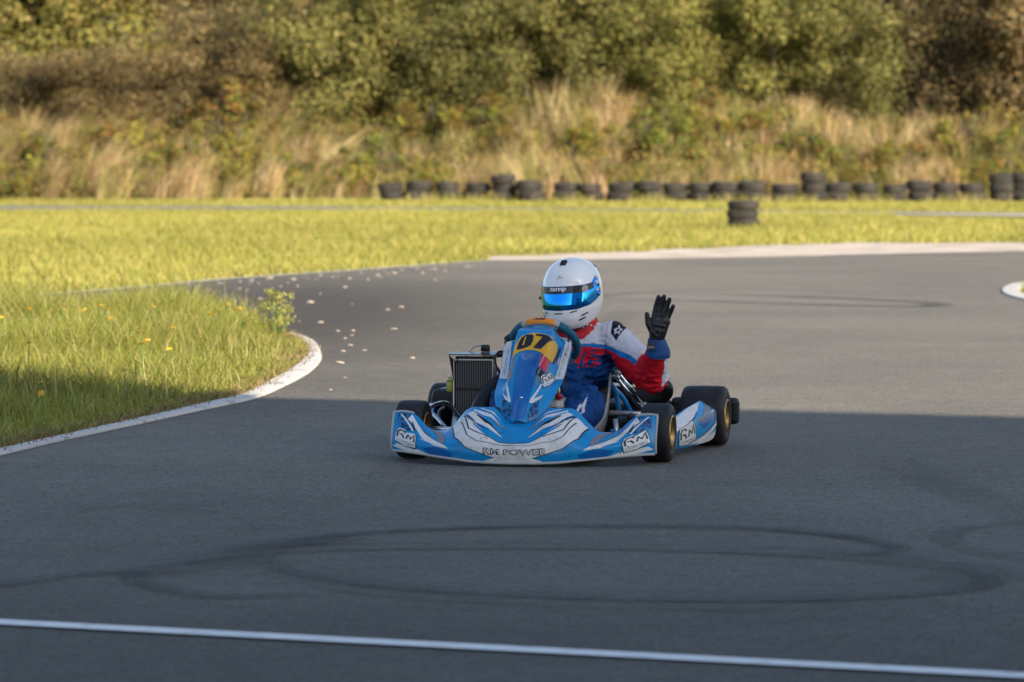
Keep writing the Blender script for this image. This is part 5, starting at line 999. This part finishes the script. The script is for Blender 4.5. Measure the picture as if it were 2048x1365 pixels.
for s in (1, -1):
    for u_, v_, r_ in ((.955, .90, .011), (.90, .74, .011), (.935, .58, .007), (.88, .40, .008)):
        q = vsurf(.006)(np.array([s*u_]), np.array([v_]))[0]; nrm = Vector((q[0]*.3, q[1], 0)).normalized(); d_ = lathe('visor_screw', [(0, .006), (r_*.7, .005), (r_, .001), (r_, -.003), (0, -.003)], m_vtext if v_ != .58 else m_hblk, vi, 16, 'z', False); d_.matrix_local = Matrix.Translation(q) @ nrm.to_track_quat('Z', 'Y').to_matrix().to_4x4()
    q = vsurf(.006)(np.array([s*.93]), np.array([.14]))[0]; nrm = Vector((q[0]*.3, q[1], 0)).normalized(); d_ = lathe('visor_tab', [(0, .006), (.009, .004), (.012, -.003), (0, -.003)], m_visor, vi, 16, 'z', False); d_.matrix_local = Matrix.Translation(q) @ nrm.to_track_quat('Z', 'Y').to_matrix().to_4x4()
# trim, vents, top vent, rear wing
q = shell(np.linspace(0, 2*np.pi, 60), np.full(60, -.156), .0); q[:, 2] += .052*((1-np.cos(np.linspace(0, 2*np.pi, 60)))/2)**1.2; tube('edge_trim', [tuple(p_) for p_ in q], .006, m_hblk, he, 8)
def slit(p0, z0, p1, z1, t=.0045):
    a = np.linspace(p0, p1, 8); b0 = np.linspace(z0, z1, 8); f1 = 1.022
    P_ = np.stack([shell(a, b0-t/2, .001), shell(a, b0+t/2, .001)], 1)*np.array([f1, 1.013, 1]); o_ = grid_mesh('chin_vent', P_, m_hblk, he, smooth=True); sd_2 = o_.modifiers.new('s', 'SOLIDIFY'); sd_2.thickness = .002; sd_2.offset = 0
slit(-.62, -.071, -.45, -.074); slit(-.12, -.075, .12, -.075); slit(.38, -.072, .62, -.067)
for s in (1, -1): slit(.80*s, -.092, 1.05*s, -.082, .006); slit(.72*s, -.112, .97*s, -.102, .006)
tv = boxes('top_vent', [((-.017, -.014, -.008), (.017, .014, .008))], m_hblk, he, .004); tv.rotation_euler = (0, R(33), 0); tv.location = (.072, 0, .142); boxes('vent_slot', [((.0165, -.009, -.003), (.0185, .009, .005))], m_steel, tv, 0)
m_clear = mat('smoked_clear_wing', (.45, .46, .50), .15); v = []; 
for i in range(12):
    a = R(-50)+R(100)*i/11
    for rr_, zz_ in ((.100, .126), (.125, .118), (.143, .104)): v.append((-rr_*math.cos(a), .85*rr_*math.sin(a), zz_))
wg = mesh('rear_wing', v, [(3*i+k, 3*i+3+k, 3*i+4+k, 3*i+1+k) for i in range(11) for k in range(2)], m_clear, he); sd = wg.modifiers.new('s', 'SOLIDIFY'); sd.thickness = .003
em = []; 
def hs(ph_, z_): return tuple(shell(np.array([ph_]), np.array([z_]), .0012)[0])
tube('forehead_emblem', [hs(.02-.1, .078), hs(.10-.1, .083), hs(.22-.1, .083)], .0013, m_vg, he, 5, 4); tube('forehead_emblem', [hs(.05-.1, .087), hs(.10-.1, .092), hs(.13-.1, .088)], .0012, m_vg, he, 5, 4)
q0 = Vector(hs(-1.18, -.012)); tube('visor_clip', [q0*.98, q0*1.10], .0065, m_hblk, he, 8)
